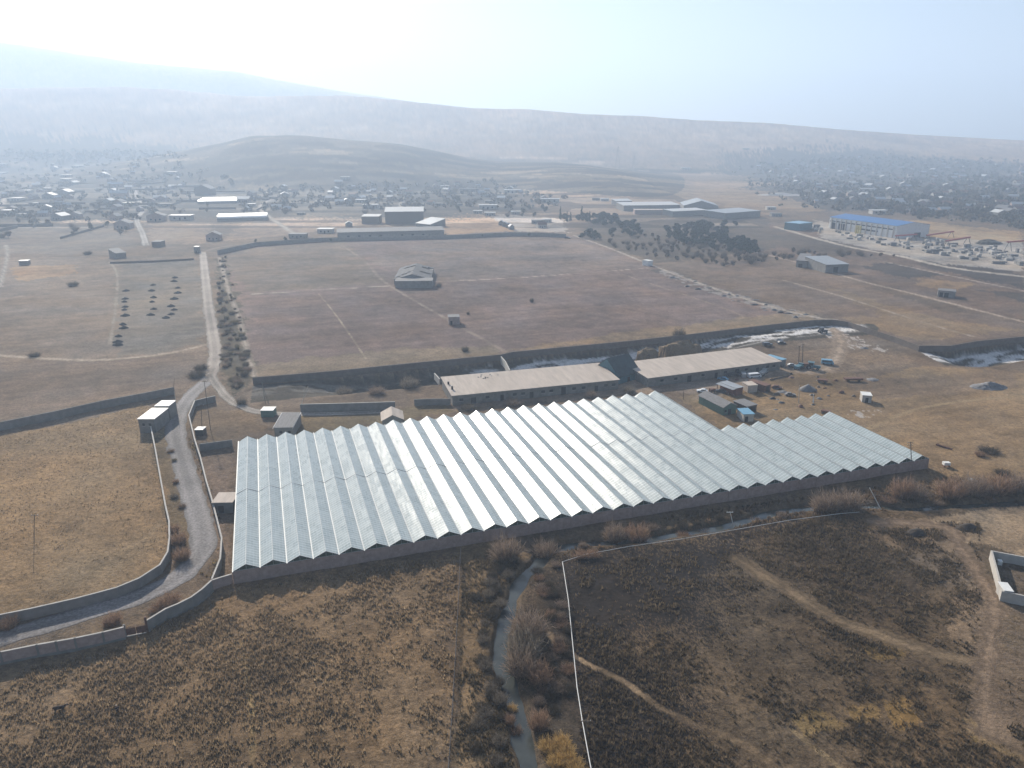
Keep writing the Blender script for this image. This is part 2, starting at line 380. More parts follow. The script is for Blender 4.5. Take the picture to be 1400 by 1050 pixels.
def build_ground():
    a_f = np.radians(np.linspace(-39, 39, 900)); a_c = np.radians(np.linspace(39, 321, 60)[1:-1])
    ang = np.concatenate([a_f, a_c]); na = len(ang)
    rows = np.concatenate([np.linspace(1120, 560, 420), np.linspace(559, 330, 240), np.linspace(329.4, 216, 210), np.linspace(215.7, 205.0, 90)])
    rr = np.array([P(700, p)[1] for p in rows])
    rr = np.concatenate([[4, 20, 45, 70], rr[rr > 75], np.geomspace(rr[-1] * 1.01, 7800, 40)])
    A, Rr = np.meshgrid(ang, rr); x = (Rr * np.sin(A)).ravel(); y = (Rr * np.cos(A)).ravel()
    nr = len(rr)
    z = terr(x, y)
    # base colour
    r = np.hypot(x, y)
    col = np.empty((len(x), 3)); col[:] = (.15, .12, .092); weed = np.full(len(x), .25)
    far = r > 1350
    pz = vnoise(x / 260 + 3, y / 150, 71); pz2 = vnoise(x / 90, y / 260, 72)
    fieldc = np.stack([.13 + .12 * pz + .05 * pz2, .105 + .09 * pz + .03 * pz2, .08 + .055 * pz + .02 * pz2], 1)
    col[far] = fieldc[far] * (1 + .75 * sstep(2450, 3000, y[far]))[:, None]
    wx = x + (fbm(x, y, 11, 3, 51) - .5) * np.clip(r * .03, 2, 14); wy = y + (fbm(x, y, 11, 3, 52) - .5) * np.clip(r * .03, 2, 14)
    ka = np.clip(r / 250, 1, 9); s2 = np.where(r > 900, 160.0, 22.0)
    wx2 = x + (fbm(x / s2, y / s2, 1.0, 4, 53) - .5) * 26 * ka + rng.normal(0, 2.6, len(x)) * ka; wy2 = y + (fbm(x / s2, y / s2, 1.0, 4, 54) - .5) * 26 * ka * 1.5 + rng.normal(0, 2.6, len(x)) * ka * 2
    jn = rng.normal(0, 1, (2, len(x))) * np.clip(r * .002, .3, 2); wx = wx + jn[0]; wy = wy + jn[1]
    for poly, c, w in ZONES:
        m = in_poly(wx2, wy2, poly) if w >= .6 else in_poly(wx, wy, poly)
        col[m] = c; weed[m] = w
    # hill: darker scrubby south-east flanks, pale grass on top
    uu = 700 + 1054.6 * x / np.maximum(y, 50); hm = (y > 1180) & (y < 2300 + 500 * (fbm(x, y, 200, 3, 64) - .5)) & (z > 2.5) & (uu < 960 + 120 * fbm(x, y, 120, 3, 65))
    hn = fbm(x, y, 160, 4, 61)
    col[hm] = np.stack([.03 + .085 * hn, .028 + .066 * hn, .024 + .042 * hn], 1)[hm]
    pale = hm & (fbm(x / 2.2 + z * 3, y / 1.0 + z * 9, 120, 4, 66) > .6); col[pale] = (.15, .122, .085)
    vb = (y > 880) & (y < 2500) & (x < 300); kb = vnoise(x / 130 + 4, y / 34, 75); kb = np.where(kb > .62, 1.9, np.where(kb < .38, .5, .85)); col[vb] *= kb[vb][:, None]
    # mottling
    n1 = fbm(x, y, 34, 4, 81); n2 = fbm(x, y, 7, 4, 83); n3 = fbm(x, y, 2.2, 3, 85)
    k = 1 + (n1 - .5) * .8 + (n2 - .5) * .6 + (n3 - .5) * .5 + (fbm(x, y, 110, 3, 89) - .5) * .5
    col *= np.clip(k, .4, 1.8)[:, None]
    tint = (fbm(x, y, 26, 3, 87) - .5)
    col *= np.stack([1 + .22 * tint, 1 + .02 * tint, 1 - .25 * tint], 1)
    # strip fields in the middle distance
    near = r < 460
    g = (y > 225) & (y < 700)
    stripes = vnoise((x * .3 - y * .95) / 3.0, (x * .95 + y * .3) / 60, 91)
    col[g] *= (0.86 + .28 * stripes[g])[:, None]
    # ravine floor: scrub painted darker to lengthen the wall's shadow, with old snow
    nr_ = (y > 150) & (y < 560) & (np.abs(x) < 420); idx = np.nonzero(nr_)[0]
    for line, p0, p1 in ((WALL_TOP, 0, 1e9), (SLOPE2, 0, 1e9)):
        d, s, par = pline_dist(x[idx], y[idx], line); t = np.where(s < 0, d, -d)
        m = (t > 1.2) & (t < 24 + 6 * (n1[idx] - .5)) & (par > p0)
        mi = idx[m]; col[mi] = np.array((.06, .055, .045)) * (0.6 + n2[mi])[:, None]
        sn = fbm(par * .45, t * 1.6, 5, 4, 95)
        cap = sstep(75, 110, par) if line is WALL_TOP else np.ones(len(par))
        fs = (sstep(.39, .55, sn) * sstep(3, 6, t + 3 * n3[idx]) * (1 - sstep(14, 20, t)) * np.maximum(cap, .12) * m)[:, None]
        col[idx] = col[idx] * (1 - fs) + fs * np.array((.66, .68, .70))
    # a few snow / rubble patches
    for (a, b, rx) in ((1150, 460, 9), (1165, 466, 10), (1185, 475, 9), (1200, 478, 5), (1175, 566, 5), (1192, 563, 4)):
        c = P(a, b); dd = np.hypot((x - c.x), (y - c.y) * 1.2) / rx
        m = (dd < 1) & (fbm(x, y, 2.2, 4, 97) > .47 + .12 * dd); col[m] = (.40, .38, .36)
    c0 = W([(905, 370), (960, 392), (1040, 416), (1105, 433)]); d, s, par = pline_dist(x, y, c0)
    m = (d < 7) & (fbm(x, y, 5, 3, 98) > .5); col[m] = np.array((.25, .24, .23)); m = (d < 9) & (fbm(x + 50, y, 5, 3, 99) > .6); col[m] = (.08, .075, .07)
    # tracks
    for line, w, c in TRACKS:
        lx = [p[0] for p in line]; ly = [p[1] for p in line]
        bb = np.nonzero((x > min(lx) - 12) & (x < max(lx) + 12) & (y > min(ly) - 12) & (y < max(ly) + 12))[0]
        if not len(bb): continue
        d, s, par = pline_dist(x[bb], y[bb], line)
        dd = d + (n3[bb] - .5) * w * 1.3
        f = ((1 - sstep(w * .6, w * 1.5, dd)) * (.35 + .65 * sstep(.35, .6, n2[bb] + .25 * (w > 1.2))))[:, None]
        rut = 1 + .25 * np.cos(np.clip(dd / max(w, .1), 0, 1.5) * 5.0)[:, None] * (w > 1.2)
        col[bb] = col[bb] * (1 - f) + f * np.array(c) * (0.72 + .56 * n2[bb])[:, None] * rut
        weed[bb] *= 1 - f[:, 0]
        zz = z[bb]; z[bb] = zz * (1 - f[:, 0] * .6) if w > 1.5 and min(ly) < 330 else zz
    # road bed: levelled, gravelly shoulders
    for line, w in ((ROAD, 3.6), (LANE, 2.4), (NORTH_LANE, 2.6), (VILLAGE_LANE, 4.0)):
        lx = [p[0] for p in line]; ly = [p[1] for p in line]
        bb = np.nonzero((x > min(lx) - 14) & (x < max(lx) + 14) & (y > min(ly) - 14) & (y < max(ly) + 14))[0]
        d, s, par = pline_dist(x[bb], y[bb], line)
        f = 1 - sstep(w + .3, w + 3.0, d + (n3[bb] - .5) * 1.2)
        z[bb] = z[bb] * (1 - sstep(0, .6, f)) - .02 * f
        f2 = (1 - sstep(w - 1.2, w + .6, d + (n3[bb] - .5) * 2.2))[:, None]
        col[bb] = col[bb] * (1 - f2) + f2 * np.array((.19, .16, .13)) * (0.75 + .5 * n3[bb])[:, None]
        weed[bb] *= 1 - f2[:, 0]
    # stream banks
    ns = np.nonzero((y > 60) & (y < 330) & (x > -60) & (x < 330))[0]
    d, s, par = pline_dist(x[ns], y[ns], STREAM)
    f = (1 - sstep(2.0, 4.5, d + (n3[ns] - .5) * 3))[:, None]
    col[ns] = col[ns] * (1 - f * .6) + f * .6 * np.array((.10, .082, .06)); 
    lum = col.mean(1, keepdims=True); col = lum + (col - lum) * np.where(lum > .3, 1.0, 1.1); col *= np.array((.98, .905, .84))
    col = np.clip(col, .008, .8)
    col4 = np.concatenate([col, weed[:, None]], 1)
    i = np.arange(nr - 1)[:, None] * na; j = np.arange(na)[None, :]; j2 = (j + 1) % na
    faces = np.stack([i + j, i + j2, i + na + j2, i + na + j], -1).reshape(-1, 4)[:, ::-1]
    m = bpy.data.materials.new('ground_soil'); m.use_nodes = True; nt = m.node_tree; b = nt.nodes['Principled BSDF']
    b.inputs['Roughness'].default_value = .95; b.inputs['Specular IOR Level'].default_value = .08
    at = nt.nodes.new('ShaderNodeAttribute'); at.attribute_name = 'Col'
    tc = nt.nodes.new('ShaderNodeTexCoord')
    def noise(s, d, rgh=.6):
        n = nt.nodes.new('ShaderNodeTexNoise'); n.inputs['Scale'].default_value = s; n.inputs['Detail'].default_value = d; n.inputs['Roughness'].default_value = rgh
        nt.links.new(tc.outputs['Object'], n.inputs['Vector']); return n.outputs['Fac']
    def mapr(src, a, b_, c, d):
        n = nt.nodes.new('ShaderNodeMapRange'); 
        for q, w in zip((1, 2, 3, 4), (a, b_, c, d)): n.inputs[q].default_value = w
        nt.links.new(src, n.inputs[0]); return n.outputs[0]
    def math_(op, a, b_):
        n = nt.nodes.new('ShaderNodeMath'); n.operation = op
        for q, w in enumerate((a, b_)):
            if isinstance(w, (int, float)): n.inputs[q].default_value = w
            else: nt.links.new(w, n.inputs[q])
        return n.outputs[0]
    fine = math_('MULTIPLY', mapr(noise(.9, 8, .75), .32, .68, .6, 1.4), mapr(noise(4.5, 5, .7), .32, .68, .7, 1.3))
    tuft = mapr(noise(.42, 7, .75), .5, .62, 0, 1)
    dark = math_('SUBTRACT', 1, math_('MULTIPLY', math_('MULTIPLY', tuft, at.outputs['Alpha']), .72))
    sc = nt.nodes.new('ShaderNodeVectorMath'); sc.operation = 'SCALE'
    nt.links.new(at.outputs['Color'], sc.inputs[0]); nt.links.new(math_('MULTIPLY', fine, dark), sc.inputs['Scale'])
    nt.links.new(sc.outputs[0], b.inputs['Base Color'])
    bp = nt.nodes.new('ShaderNodeBump'); bp.inputs['Strength'].default_value = .9; bp.inputs['Distance'].default_value = .45
    nt.links.new(noise(1.3, 6, .7), bp.inputs['Height']); nt.links.new(bp.outputs[0], b.inputs['Normal'])
    MATS['ground_soil'] = m
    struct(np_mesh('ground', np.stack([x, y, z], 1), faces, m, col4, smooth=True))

def ribbon(name, line, w, m, lift, zf=None, jit=.5, col=None):
    pts = np.array(line); out = []; L = 0
    seg = np.hypot(*np.diff(pts, axis=0).T); cum = np.concatenate([[0], np.cumsum(seg)])
    n = int(cum[-1] / .9) + 2; q = np.linspace(0, cum[-1], n)
    px = np.interp(q, cum, pts[:, 0]); py = np.interp(q, cum, pts[:, 1])
    tx = np.gradient(px); ty = np.gradient(py); l = np.hypot(tx, ty); tx /= l; ty /= l
    w = w if not callable(w) else w(q / cum[-1])
    V = []; K = 13 if col else 5
    for k in range(K):
        s = (k / (K - 1) * 2 - 1)
        jw = w + (vnoise(q / 3.0, q * 0 + k, 5) - .5) * 2 * jit * (abs(s) > .9)
        V.append(np.stack([px - ty * s * jw, py + tx * s * jw, np.zeros(n) + lift + (.06 * (1 - s * s))], 1))
    V = np.stack(V, 1)
    if zf is not None: V[:, :, 2] += zf
    i = np.arange(n - 1)[:, None] * K; j = np.arange(K - 1)[None, :]
    F = np.stack([i + j, i + K + j, i + K + j + 1, i + j + 1], -1).reshape(-1, 4)[:, ::-1]
    cc = None
    if col:
        s = np.linspace(-1, 1, K)[None, :]; u = np.repeat(q[:, None], K, 1); sv = np.repeat(s, n, 0)
        kk = 1 + .14 * np.cos(np.abs(sv) * 6.5 + 2.6) + (fbm(u / 1.0, sv * 3, 9, 4, 301) - .5) * .6 + (fbm(u, sv * 9, 40, 2, 302) - .5) * .5 + (fbm(u, sv * 40, 60, 3, 303) - .5) * .5
        kk = kk * (1 - .25 * sstep(.75, 1, np.abs(sv) + (fbm(u, sv * 2, 4, 3, 304) - .5) * .4))
        cc = (np.array(col)[None, :] * kk.reshape(-1)[:, None]).clip(.02, .7)
    return struct(np_mesh(name, V.reshape(-1, 3), F, m, cc, smooth=True))

build_ground()
m_road = vcol_mat('worn_asphalt', .85, .3, 1.6)
m_dirt = vcol_mat('pale_dirt', .95, .3, 1.6)
ribbon('road', ROAD[:112], 3.3, m_road, .04, col=(.20, .185, .18))
ribbon('dirt_road', ROAD[111:], 3.2, m_dirt, .045, jit=.8, col=(.31, .265, .225))
ribbon('dirt_lane', LANE, 2.0, m_dirt, .055, col=(.27, .235, .2))
ribbon('village_road', VILLAGE_LANE, 3.2, m_dirt, .3, jit=1.2, col=(.30, .27, .24))
mw = mat('stream_water', (.05, .055, .05), .08, .3, .3, .25, spec=.5, bscale=1.2)
ribbon('water', STREAM, 2.7, mw, -.95, jit=.2)

# ------------------------------------------------------------------ wall and house materials
M = dict(
    tufa=mat('pinkish_block', (.34, .255, .225), .9, .22, .9, .3, detail=8),
    fieldwall=mat('brown_grey_block', (.15, .125, .108), .9, .2, .5, .3, detail=8),
    barnwall=mat('stained_plaster', (.19, .18, .165), .9, .3, .5, .2, detail=9),
    concrete=mat('grey_concrete', (.21, .2, .185), .9, .2, .5, .3, detail=8),
    pale=mat('pale_render', (.42, .395, .36), .85, .15, .5, .1),
    white=mat('white_paint', (.70, .69, .66), .6, .1, .5),
    dark=mat('dark_opening', (.03, .032, .035), .4, .3, 1),
    rust=mat('rusty_metal', (.14, .07, .05), .75, .4, 1.5, .2),
    brick=mat('red_brick', (.22, .105, .075), .9, .25, 2.5, .2),
    slate=mat('asbestos_roof', (.18, .175, .175), .85, .25, .6, .2, aniso=(3, .5, 1)),
    tin=mat('grey_tin_roof', (.33, .34, .345), .45, .2, .5, metal=.3, aniso=(3, .4, 1)),
    bright=mat('white_tin_roof', (.50, .50, .49), .6, .15, .5, spec=.15, aniso=(3, .4, 1)),
    beige=mat('weathered_beige_roof', (.46, .39, .33), .85, .2, .35, .25, aniso=(1.5, .25, 1), detail=9),
    blue=mat('blue_sheet_roof', (.025, .125, .33), .45, .12, .3, spec=.4),
    red=mat('red_steel', (.30, .06, .05), .6, .2, 1),
    green=mat('dull_green_paint', (.10, .17, .14), .7, .2, 1),
    glass=mat('window_glass', (.05, .06, .07), .12, .2, 1, spec=.6),
    tyre=mat('black_rubber', (.025, .025, .025), .8, .2, 2),
    wood=mat('grey_wood', (.13, .105, .085), .85, .25, 2),
    hay=mat('old_straw', (.19, .135, .08), .95, .3, 1.5, .6),
    carwhite=mat('white_car_paint', (.72, .73, .74), .25, .04, 1, spec=.5),
    carblue=mat('light_blue_paint', (.13, .30, .42), .35, .12, 1, spec=.5),
    cardark=mat('dark_car_paint', (.05, .055, .065), .3, .1, 1, spec=.5),
    tractor=mat('faded_teal_paint', (.07, .16, .19), .5, .25, 1),
    poly=mat('milky_film', (.72, .72, .69), .4, .08, .3),
    cowhide=mat('dark_brown_hide', (.035, .02, .016), .8, .3, 2),
    cloth=mat('dark_clothing', (.03, .03, .037), .9, .3, 2),
    skin=mat('skin', (.32, .2, .15), .6, .1, 2),
)

def wall(name, label, px, h, mt, thick=.3, pier=0, cap=False, base=None, z0=0.0, closed=False, cat='wall'):
    """a wall whose top edge the photograph shows along px"""
    pts = [P(a, b, h + z0) for a, b in px]; pts = [Vector((p.x, p.y, 0)) for p in pts]
    o = pts[0].copy(); root = thing(name, label, cat, (o.x, o.y, z0)); root['kind'] = 'thing'
    mb = MB(); mc = MB(); mp = MB(); ms = MB()
    n = len(pts)
    def off(i, d):
        a = pts[max(i - 1, 0)]; b = pts[i]; c = pts[min(i + 1, n - 1)]
        d1 = (b - a).normalized() if i > 0 else (c - b).normalized(); d2 = (c - b).normalized() if i < n - 1 else d1
        t = (d1 + d2).normalized(); nn = Vector((-t.y, t.x, 0)); k = 1 / max(.4, nn.dot(Vector((-d1.y, d1.x, 0))))
        return b - o + nn * d * k
    for i in range(n - 1):
        def prism(m_, a, z1, z2):
            q = [off(i, -a), off(i + 1, -a), off(i + 1, a), off(i, a)]
            m_.hexa([(p.x, p.y, z1) for p in q], [(p.x, p.y, z2) for p in q])
        prism(mb, thick / 2, -1.2, h - (.1 if cap else 0))
        if cap: prism(mc, thick / 2 + .06, h - .1, h)
        if base: prism(ms, thick / 2 + .12, -1.2, base)
        if pier:
            L = (pts[i + 1] - pts[i]).length; k = max(1, round(L / pier)); d = (pts[i + 1] - pts[i]) / L; nn = Vector((-d.y, d.x, 0))
            for j in range(k):
                c = pts[i] - o + d * (j * L / k)
                q = [c + d * a + nn * b for a, b in ((-.2, -.26), (.2, -.26), (.2, .26), (-.2, .26))]
                mp = MB(); mp.hexa([(p.x, p.y, -1.2) for p in q], [(p.x, p.y, h + .05) for p in q]); mp.build('pier', M['concrete'], root)
    mb.build('panels', mt, root)
    if cap: mc.build('coping', M['pale'], root)
    if base: ms.build('plinth', M['concrete'], root)
    return root

wall('compound_wall', 'pinkish block wall with grey piers left of the rusty gate by the road', [(-60, 905), (0, 891), (50, 881), (102, 872), (140, 864), (169, 857)], 3.0, M['tufa'], .3, 4.5, True, .55)
wall('compound_wall', 'curved block wall between the rusty gate and the greenhouse corner', [(200, 848), (213, 840), (226, 832), (243, 825), (261, 816), (276, 805), (289, 793)], 3.0, M['concrete'], .3, 0, True, .5)
wall('compound_wall', 'short pinkish wall joining the road wall to the greenhouse front', [(289, 793), (303, 788.5), (317, 784.5)], 2.6, M['tufa'], .3, 0, True)
wall('roadside_wall', 'long thin wall along the right edge of the bending road', [(289.6, 791), (301, 763), (303, 735), (296, 707), (289, 680), (282, 657), (274, 625), (266, 600), (258, 567), (266, 547.5), (280, 544), (294, 541)], 2.6, M['concrete'], .28, 0, True)
wall('roadside_wall', 'long curving wall left of the road around the golden field', [(206, 582), (212.5, 615), (220, 657), (226, 690), (231, 712), (231.5, 735), (229, 754), (218.5, 771.6), (190, 790), (158.5, 803), (106, 817), (42, 831.5), (0, 840), (-60, 852)], 2.6, M['concrete'], .28, 0, True)
wall('boundary_wall', 'dark straight wall behind the golden field running to the white-roofed building', [(-60, 589), (0, 577), (75, 562), (140, 547.5), (195, 537.5), (237.5, 529)], 3.2, M['concrete'], .35)
wall('field_wall', 'very long grey wall along the near edge of the big middle field', [(345, 516), (450, 507.5), (575, 495), (685, 484.5), (700, 481), (860, 466), (950, 456), (1050, 444), (1113, 437.4), (1138, 436.8)], 3.0, M['fieldwall'], .35)
wall('field_wall', 'grey wall turning along the right-hand plots above the scarp', [(1138, 436.8), (1160, 440), (1225, 461), (1257, 472.5), (1300, 472.5), (1337, 466), (1400, 460), (1460, 455)], 3.0, M['fieldwall'], .35)
wall('field_wall', 'far dark wall along the back edge of the big middle field', [(297, 342), (350, 331), (440, 325), (610, 321.5), (700, 317.5), (740, 318), (774, 320)], 4.0, M['concrete'], .5)
wall('yard_wall', 'straight grey wall beside the lane in front of the gully', [(410, 552.5), (475, 551), (540, 549)], 3.2, M['concrete'], .3, 0, True)
wall('yard_wall', 'lower dark wall between the small gabled house and the long barn', [(566, 546), (590, 545), (616, 545)], 2.6, M['concrete'], .3)
wall('yard_wall', 'shaded garden wall just left of the greenhouse back corner', [(272, 607), (295, 604), (317, 601)], 2.6, M['concrete'], .3)
wall('field_fence', 'thin dark fence along the back of the plot with dark heaps', [(150, 358), (210, 356), (265, 353)], 1.5, M['wood'], .2, cat='fence')
wall('ruined_wall', 'short pale broken wall leading from the field wall to the barn', [(684, 486), (691, 494), (697, 506)], 2.4, M['pale'], .5)
wall('ruined_wall', 'narrow pale broken wall behind the left end of the long barn', [(594, 510), (601, 518)], 1.8, M['pale'], .5)
# walled plot at the right edge
wp = wall('walled_plot', 'block-walled empty plot with a white slab roof at the right edge', [(1404, 815), (1371, 808), (1356, 753), (1404, 762), (1450, 770)], 2.5, M['pale'], .4)

def gate():
    a = P(169.5, 857, 2.5); b = P(199.5, 851, 2.5); d = (b - a); L = d.length; rz = math.atan2(d.y, d.x)
    t = thing('rusty_gate', 'dark rusty metal gate in the compound wall by the road', 'gate', (a.x, a.y, 0), rz)
    for s in (0, 1):
        m = MB(); x0 = s * L / 2 + .05; x1 = x0 + L / 2 - .1
        m.box(x0, x1, -.04, .04, .25, 1.9)
        for k in range(9):
            xx = x0 + .06 + (x1 - x0 - .12) * k / 8; m.box(xx - .025, xx + .025, -.06, .06, .2, 2.3 + .15 * (k % 2))
        m.box(x0, x1, -.06, -.041, .9, 1.0); m.build('leaf', M['rust'], t)
    for s in (0, 1):
        m = MB(); m.box(s * L - .2, s * L + .2, -.2, .2, -.6, 3.0 + s * .9); m.build('post', M['rust' if s else 'concrete'], t)
    m = MB(); m.box(.2, L - .2, -.3, .3, -.6, .16); m.build('threshold', M['pale'], t)
gate()

# ------------------------------------------------------------------ greenhouse
UA = R(17.6); VA = R(108.3)
GU = Vector((math.cos(UA), math.sin(UA), 0)); GV = Vector((math.cos(VA), math.sin(VA), 0))
def greenhouse():
    h = 3.5; A = P(318, 781, h); Bp = P(1270, 626.5, h); N = 34; NB = 26
    Wd = (Bp - A).length; bw = Wd / N; rise = 1.4; LF, LB = 41.5, 41.0
    root = thing('greenhouse', 'huge multi-span greenhouse with a pale blue-grey corrugated roof', 'greenhouse', (A.x, A.y, 0), math.atan2((Bp - A).y, (Bp - A).x))
    sk = math.radians(90) - (VA - UA) ; sx = -math.sin(VA - UA - math.radians(90))
    # local axes: x along the front, y into depth (slightly skewed like the real block)
    def loc(x, y, z): return (x + sx * y, y, z)
    g = bpy.data.materials.new('greenhouse_sheet'); g.use_nodes = True; nt = g.node_tree; b = nt.nodes['Principled BSDF']
    b.inputs['Roughness'].default_value = .3; b.inputs['Specular IOR Level'].default_value = .2
    tc = nt.nodes.new('ShaderNodeTexCoord'); sep = nt.nodes.new('ShaderNodeSeparateXYZ'); nt.links.new(tc.outputs['Object'], sep.inputs[0])
    def mth(op, a, b_=None):
        n = nt.nodes.new('ShaderNodeMath'); n.operation = op
        for q, w in enumerate((a, b_)):
            if w is None: continue
            if isinstance(w, (int, float)): n.inputs[q].default_value = w
            else: nt.links.new(w, n.inputs[q])
        return n.outputs[0]
    fr = mth('FRACT', mth('DIVIDE', sep.outputs['Y'], 1.2)); fx = mth('FRACT', mth('DIVIDE', sep.outputs['X'], bw / 8)); rib = mth('MAXIMUM', mth('LESS_THAN', fr, .24), mth('MULTIPLY', mth('LESS_THAN', fx, .14), .5))
    n1 = nt.nodes.new('ShaderNodeTexNoise'); n1.inputs['Scale'].default_value = .22; n1.inputs['Detail'].default_value = 6
    n2 = nt.nodes.new('ShaderNodeTexNoise'); n2.inputs['Scale'].default_value = 1.6; n2.inputs['Detail'].default_value = 5
    for n in (n1, n2): nt.links.new(tc.outputs['Object'], n.inputs['Vector'])
    wn = nt.nodes.new('ShaderNodeTexWhiteNoise'); wn.noise_dimensions = '2D'
    cmb = nt.nodes.new('ShaderNodeCombineXYZ')
    nt.links.new(mth('FLOOR', mth('DIVIDE', sep.outputs['X'], bw / 4)), cmb.inputs[0]); nt.links.new(mth('FLOOR', mth('DIVIDE', sep.outputs['Y'], 2.4)), cmb.inputs[1])
    nt.links.new(cmb.outputs[0], wn.inputs['Vector'])
    rp = nt.nodes.new('ShaderNodeValToRGB'); e = rp.color_ramp.elements
    e[0].position = .25; e[0].color = (.26, .31, .315, 1); e[1].position = .78; e[1].color = (.40, .45, .45, 1)
    nt.links.new(mth('ADD', mth('ADD', mth('MULTIPLY', n1.outputs['Fac'], .55), mth('MULTIPLY', n2.outputs['Fac'], .2)), mth('MULTIPLY', wn.outputs[0], .2)), rp.inputs[0])
    mx = nt.nodes.new('ShaderNodeMix'); mx.data_type = 'RGBA'; mx.inputs['B'].default_value = (.62, .66, .67, 1)
    nt.links.new(mth('MULTIPLY', rib, .55), mx.inputs['Factor']); nt.links.new(rp.outputs[0], mx.inputs['A']); nt.links.new(mx.outputs['Result'], b.inputs['Base Color'])
    nt.links.new(mth('ADD', mth('MULTIPLY', n2.outputs['Fac'], .12), mth('ADD', mth('MULTIPLY', wn.outputs[0], .06), .2)), b.inputs['Roughness'])
    bp = nt.nodes.new('ShaderNodeBump'); bp.inputs['Strength'].default_value = .06; bp.inputs['Distance'].default_value = .15
    nt.links.new(mth('ADD', mth('MULTIPLY', wn.outputs[0], .35), n2.outputs['Fac']), bp.inputs['Height']); nt.links.new(bp.outputs[0], b.inputs['Normal'])
    steel = mat('galvanised_steel', (.42, .44, .44), .6, .1, 1, metal=.1)
    dglass = mat('dark_gable_glass', (.055, .085, .065), .3, .5, .8, spec=.5)
    r2 = np.random.default_rng(3)
    for i in range(N):
        x0, x1 = i * bw, (i + 1) * bw; xm = (x0 + x1) / 2; blocks = [(0, LF, 0.0)] + ([(LF, LF + LB, .04)] if i < NB else [])
        m = MB(); rd = MB()
        for (ya, yb, dz) in blocks:
            end = yb - (1.6 if (yb > LF + 1 or i >= NB) else 0)
            dz += r2.uniform(-.035, .035)
            for (xa, xb, za, zb) in ((x0 + .12, xm, h, h + rise), (xm, x1 - .12, h + rise, h)):
                K = 4; NY = 6
                for k in range(K):
                    for q in range(NY):
                        t0, t1 = k / K, (k + 1) / K; y0 = ya + (end - ya) * q / NY; y1 = ya + (end - ya) * (q + 1) / NY
                        jj = r2.normal(0, .006, 4)
                        xx0, xx1 = xa + (xb - xa) * t0, xa + (xb - xa) * t1; z0, z1 = za + (zb - za) * t0 + dz, za + (zb - za) * t1 + dz
                        m.quad(loc(xx0, y0, z0 + jj[0]), loc(xx1, y0, z1 + jj[1]), loc(xx1, y1, z1 + jj[2]), loc(xx0, y1, z0 + jj[3]))
            if end < yb:   # short hipped end panels at the back
                m.quad(loc(x0 + .12, end, h + dz), loc(xm, end, h + rise + dz), loc(xm, yb, h + rise + dz), loc(x0 + .12, yb, h - .25))
                m.quad(loc(xm, end, h + rise + dz), loc(x1 - .12, end, h + dz), loc(x1 - .12, yb, h - .25), loc(xm, yb, h + rise + dz))
                m.quad(loc(x0 + .12, yb, h - .26), loc(xm, yb, h + rise + dz), loc(x1 - .12, yb, h - .26))
            p = loc(xm, ya - .1, h + rise + .05 + dz); p2 = loc(xm, yb, h + rise + .05 + dz)
            rd.tube(p, p2, .055, n=4)
            if ya > 1:   # raised edge where the two lengths of roof meet
                for (xa, xb, za, zb) in ((x0, xm, h, h + rise), (xm, x1, h + rise, h)):
                    rd.hexa([loc(xa, ya - .08, za), loc(xb, ya - .08, zb), loc(xb, ya + .08, zb), loc(xa, ya + .08, za)],
                            [loc(xa, ya - .08, za + .06), loc(xb, ya - .08, zb + .06), loc(xb, ya + .08, zb + .06), loc(xa, ya + .08, za + .06)])
        m.build('roof_bay', g, root)
        rd.build('ridge_bar', steel, root)
        gb = MB(); gb.quad(loc(x0 + .1, -.04, h - .1), loc(x1 - .1, -.04, h - .1), loc(x1 - .1, -.04, h), loc(xm, -.04, h + rise), loc(x0 + .1, -.04, h)); gf = gb.build('gable_end', dglass, root)
        fr_ = MB()
        for (a, b_) in (((x0 + .1, h), (xm, h + rise)), ((xm, h + rise), (x1 - .1, h)), ((x0 + .1, h), (x1 - .1, h)), ((xm, h), (xm, h + rise)), ((xm - bw * .25, h), (xm - bw * .25, h + rise / 2)), ((xm + bw * .25, h), (xm + bw * .25, h + rise / 2))):
            fr_.tube(loc(a[0], -.09, a[1]), loc(b_[0], -.09, b_[1]), .05, n=4)
        fr_.build('frame', steel, gf)
        gt = MB(); yb = blocks[-1][1]
        gt.hexa([loc(x0 - .12, -.45, h - .1), loc(x0 + .12, -.45, h - .1), loc(x0 + .12, yb, h - .1), loc(x0 - .12, yb, h - .1)],
                [loc(x0 - .14, -.45, h + .04), loc(x0 + .14, -.45, h + .04), loc(x0 + .14, yb, h + .04), loc(x0 - .14, yb, h + .04)])
        gt.build('gutter', steel, root)
    fw = MB(); 
    for i in range(N):
        x0, x1 = i * bw, (i + 1) * bw; d = r2.uniform(-.02, .02)
        fw.hexa([loc(x0 + .02, -.02 + d, -.6), loc(x1 - .02, -.02 + d, -.6), loc(x1 - .02, .24, -.6), loc(x0 + .02, .24, -.6)], [loc(x0 + .02, -.02 + d, h - .11), loc(x1 - .02, -.02 + d, h - .11), loc(x1 - .02, .24, h - .11), loc(x0 + .02, .24, h - .11)])
    fw.build('front_wall', M['tufa'], root)
    for i in range(N + 1):
        pr = MB()
        x = i * bw; q = [loc(x + a, y, 0) for a, y in ((-.11, -.16), (.11, -.16), (.11, .1), (-.11, .1))]
        pr.hexa([(p[0], p[1], -.6) for p in q], [(p[0], p[1], h - .12) for p in q])
        pr.build('front_pier', M['tufa'], root)
    sd = MB()
    def side(x, y0, y1): sd.hexa([loc(x, y0, -.4), loc(x + .1, y0, -.4), loc(x + .1, y1, -.4), loc(x, y1, -.4)], [loc(x, y0, h - .12), loc(x + .1, y0, h - .12), loc(x + .1, y1, h - .12), loc(x, y1, h - .12)])
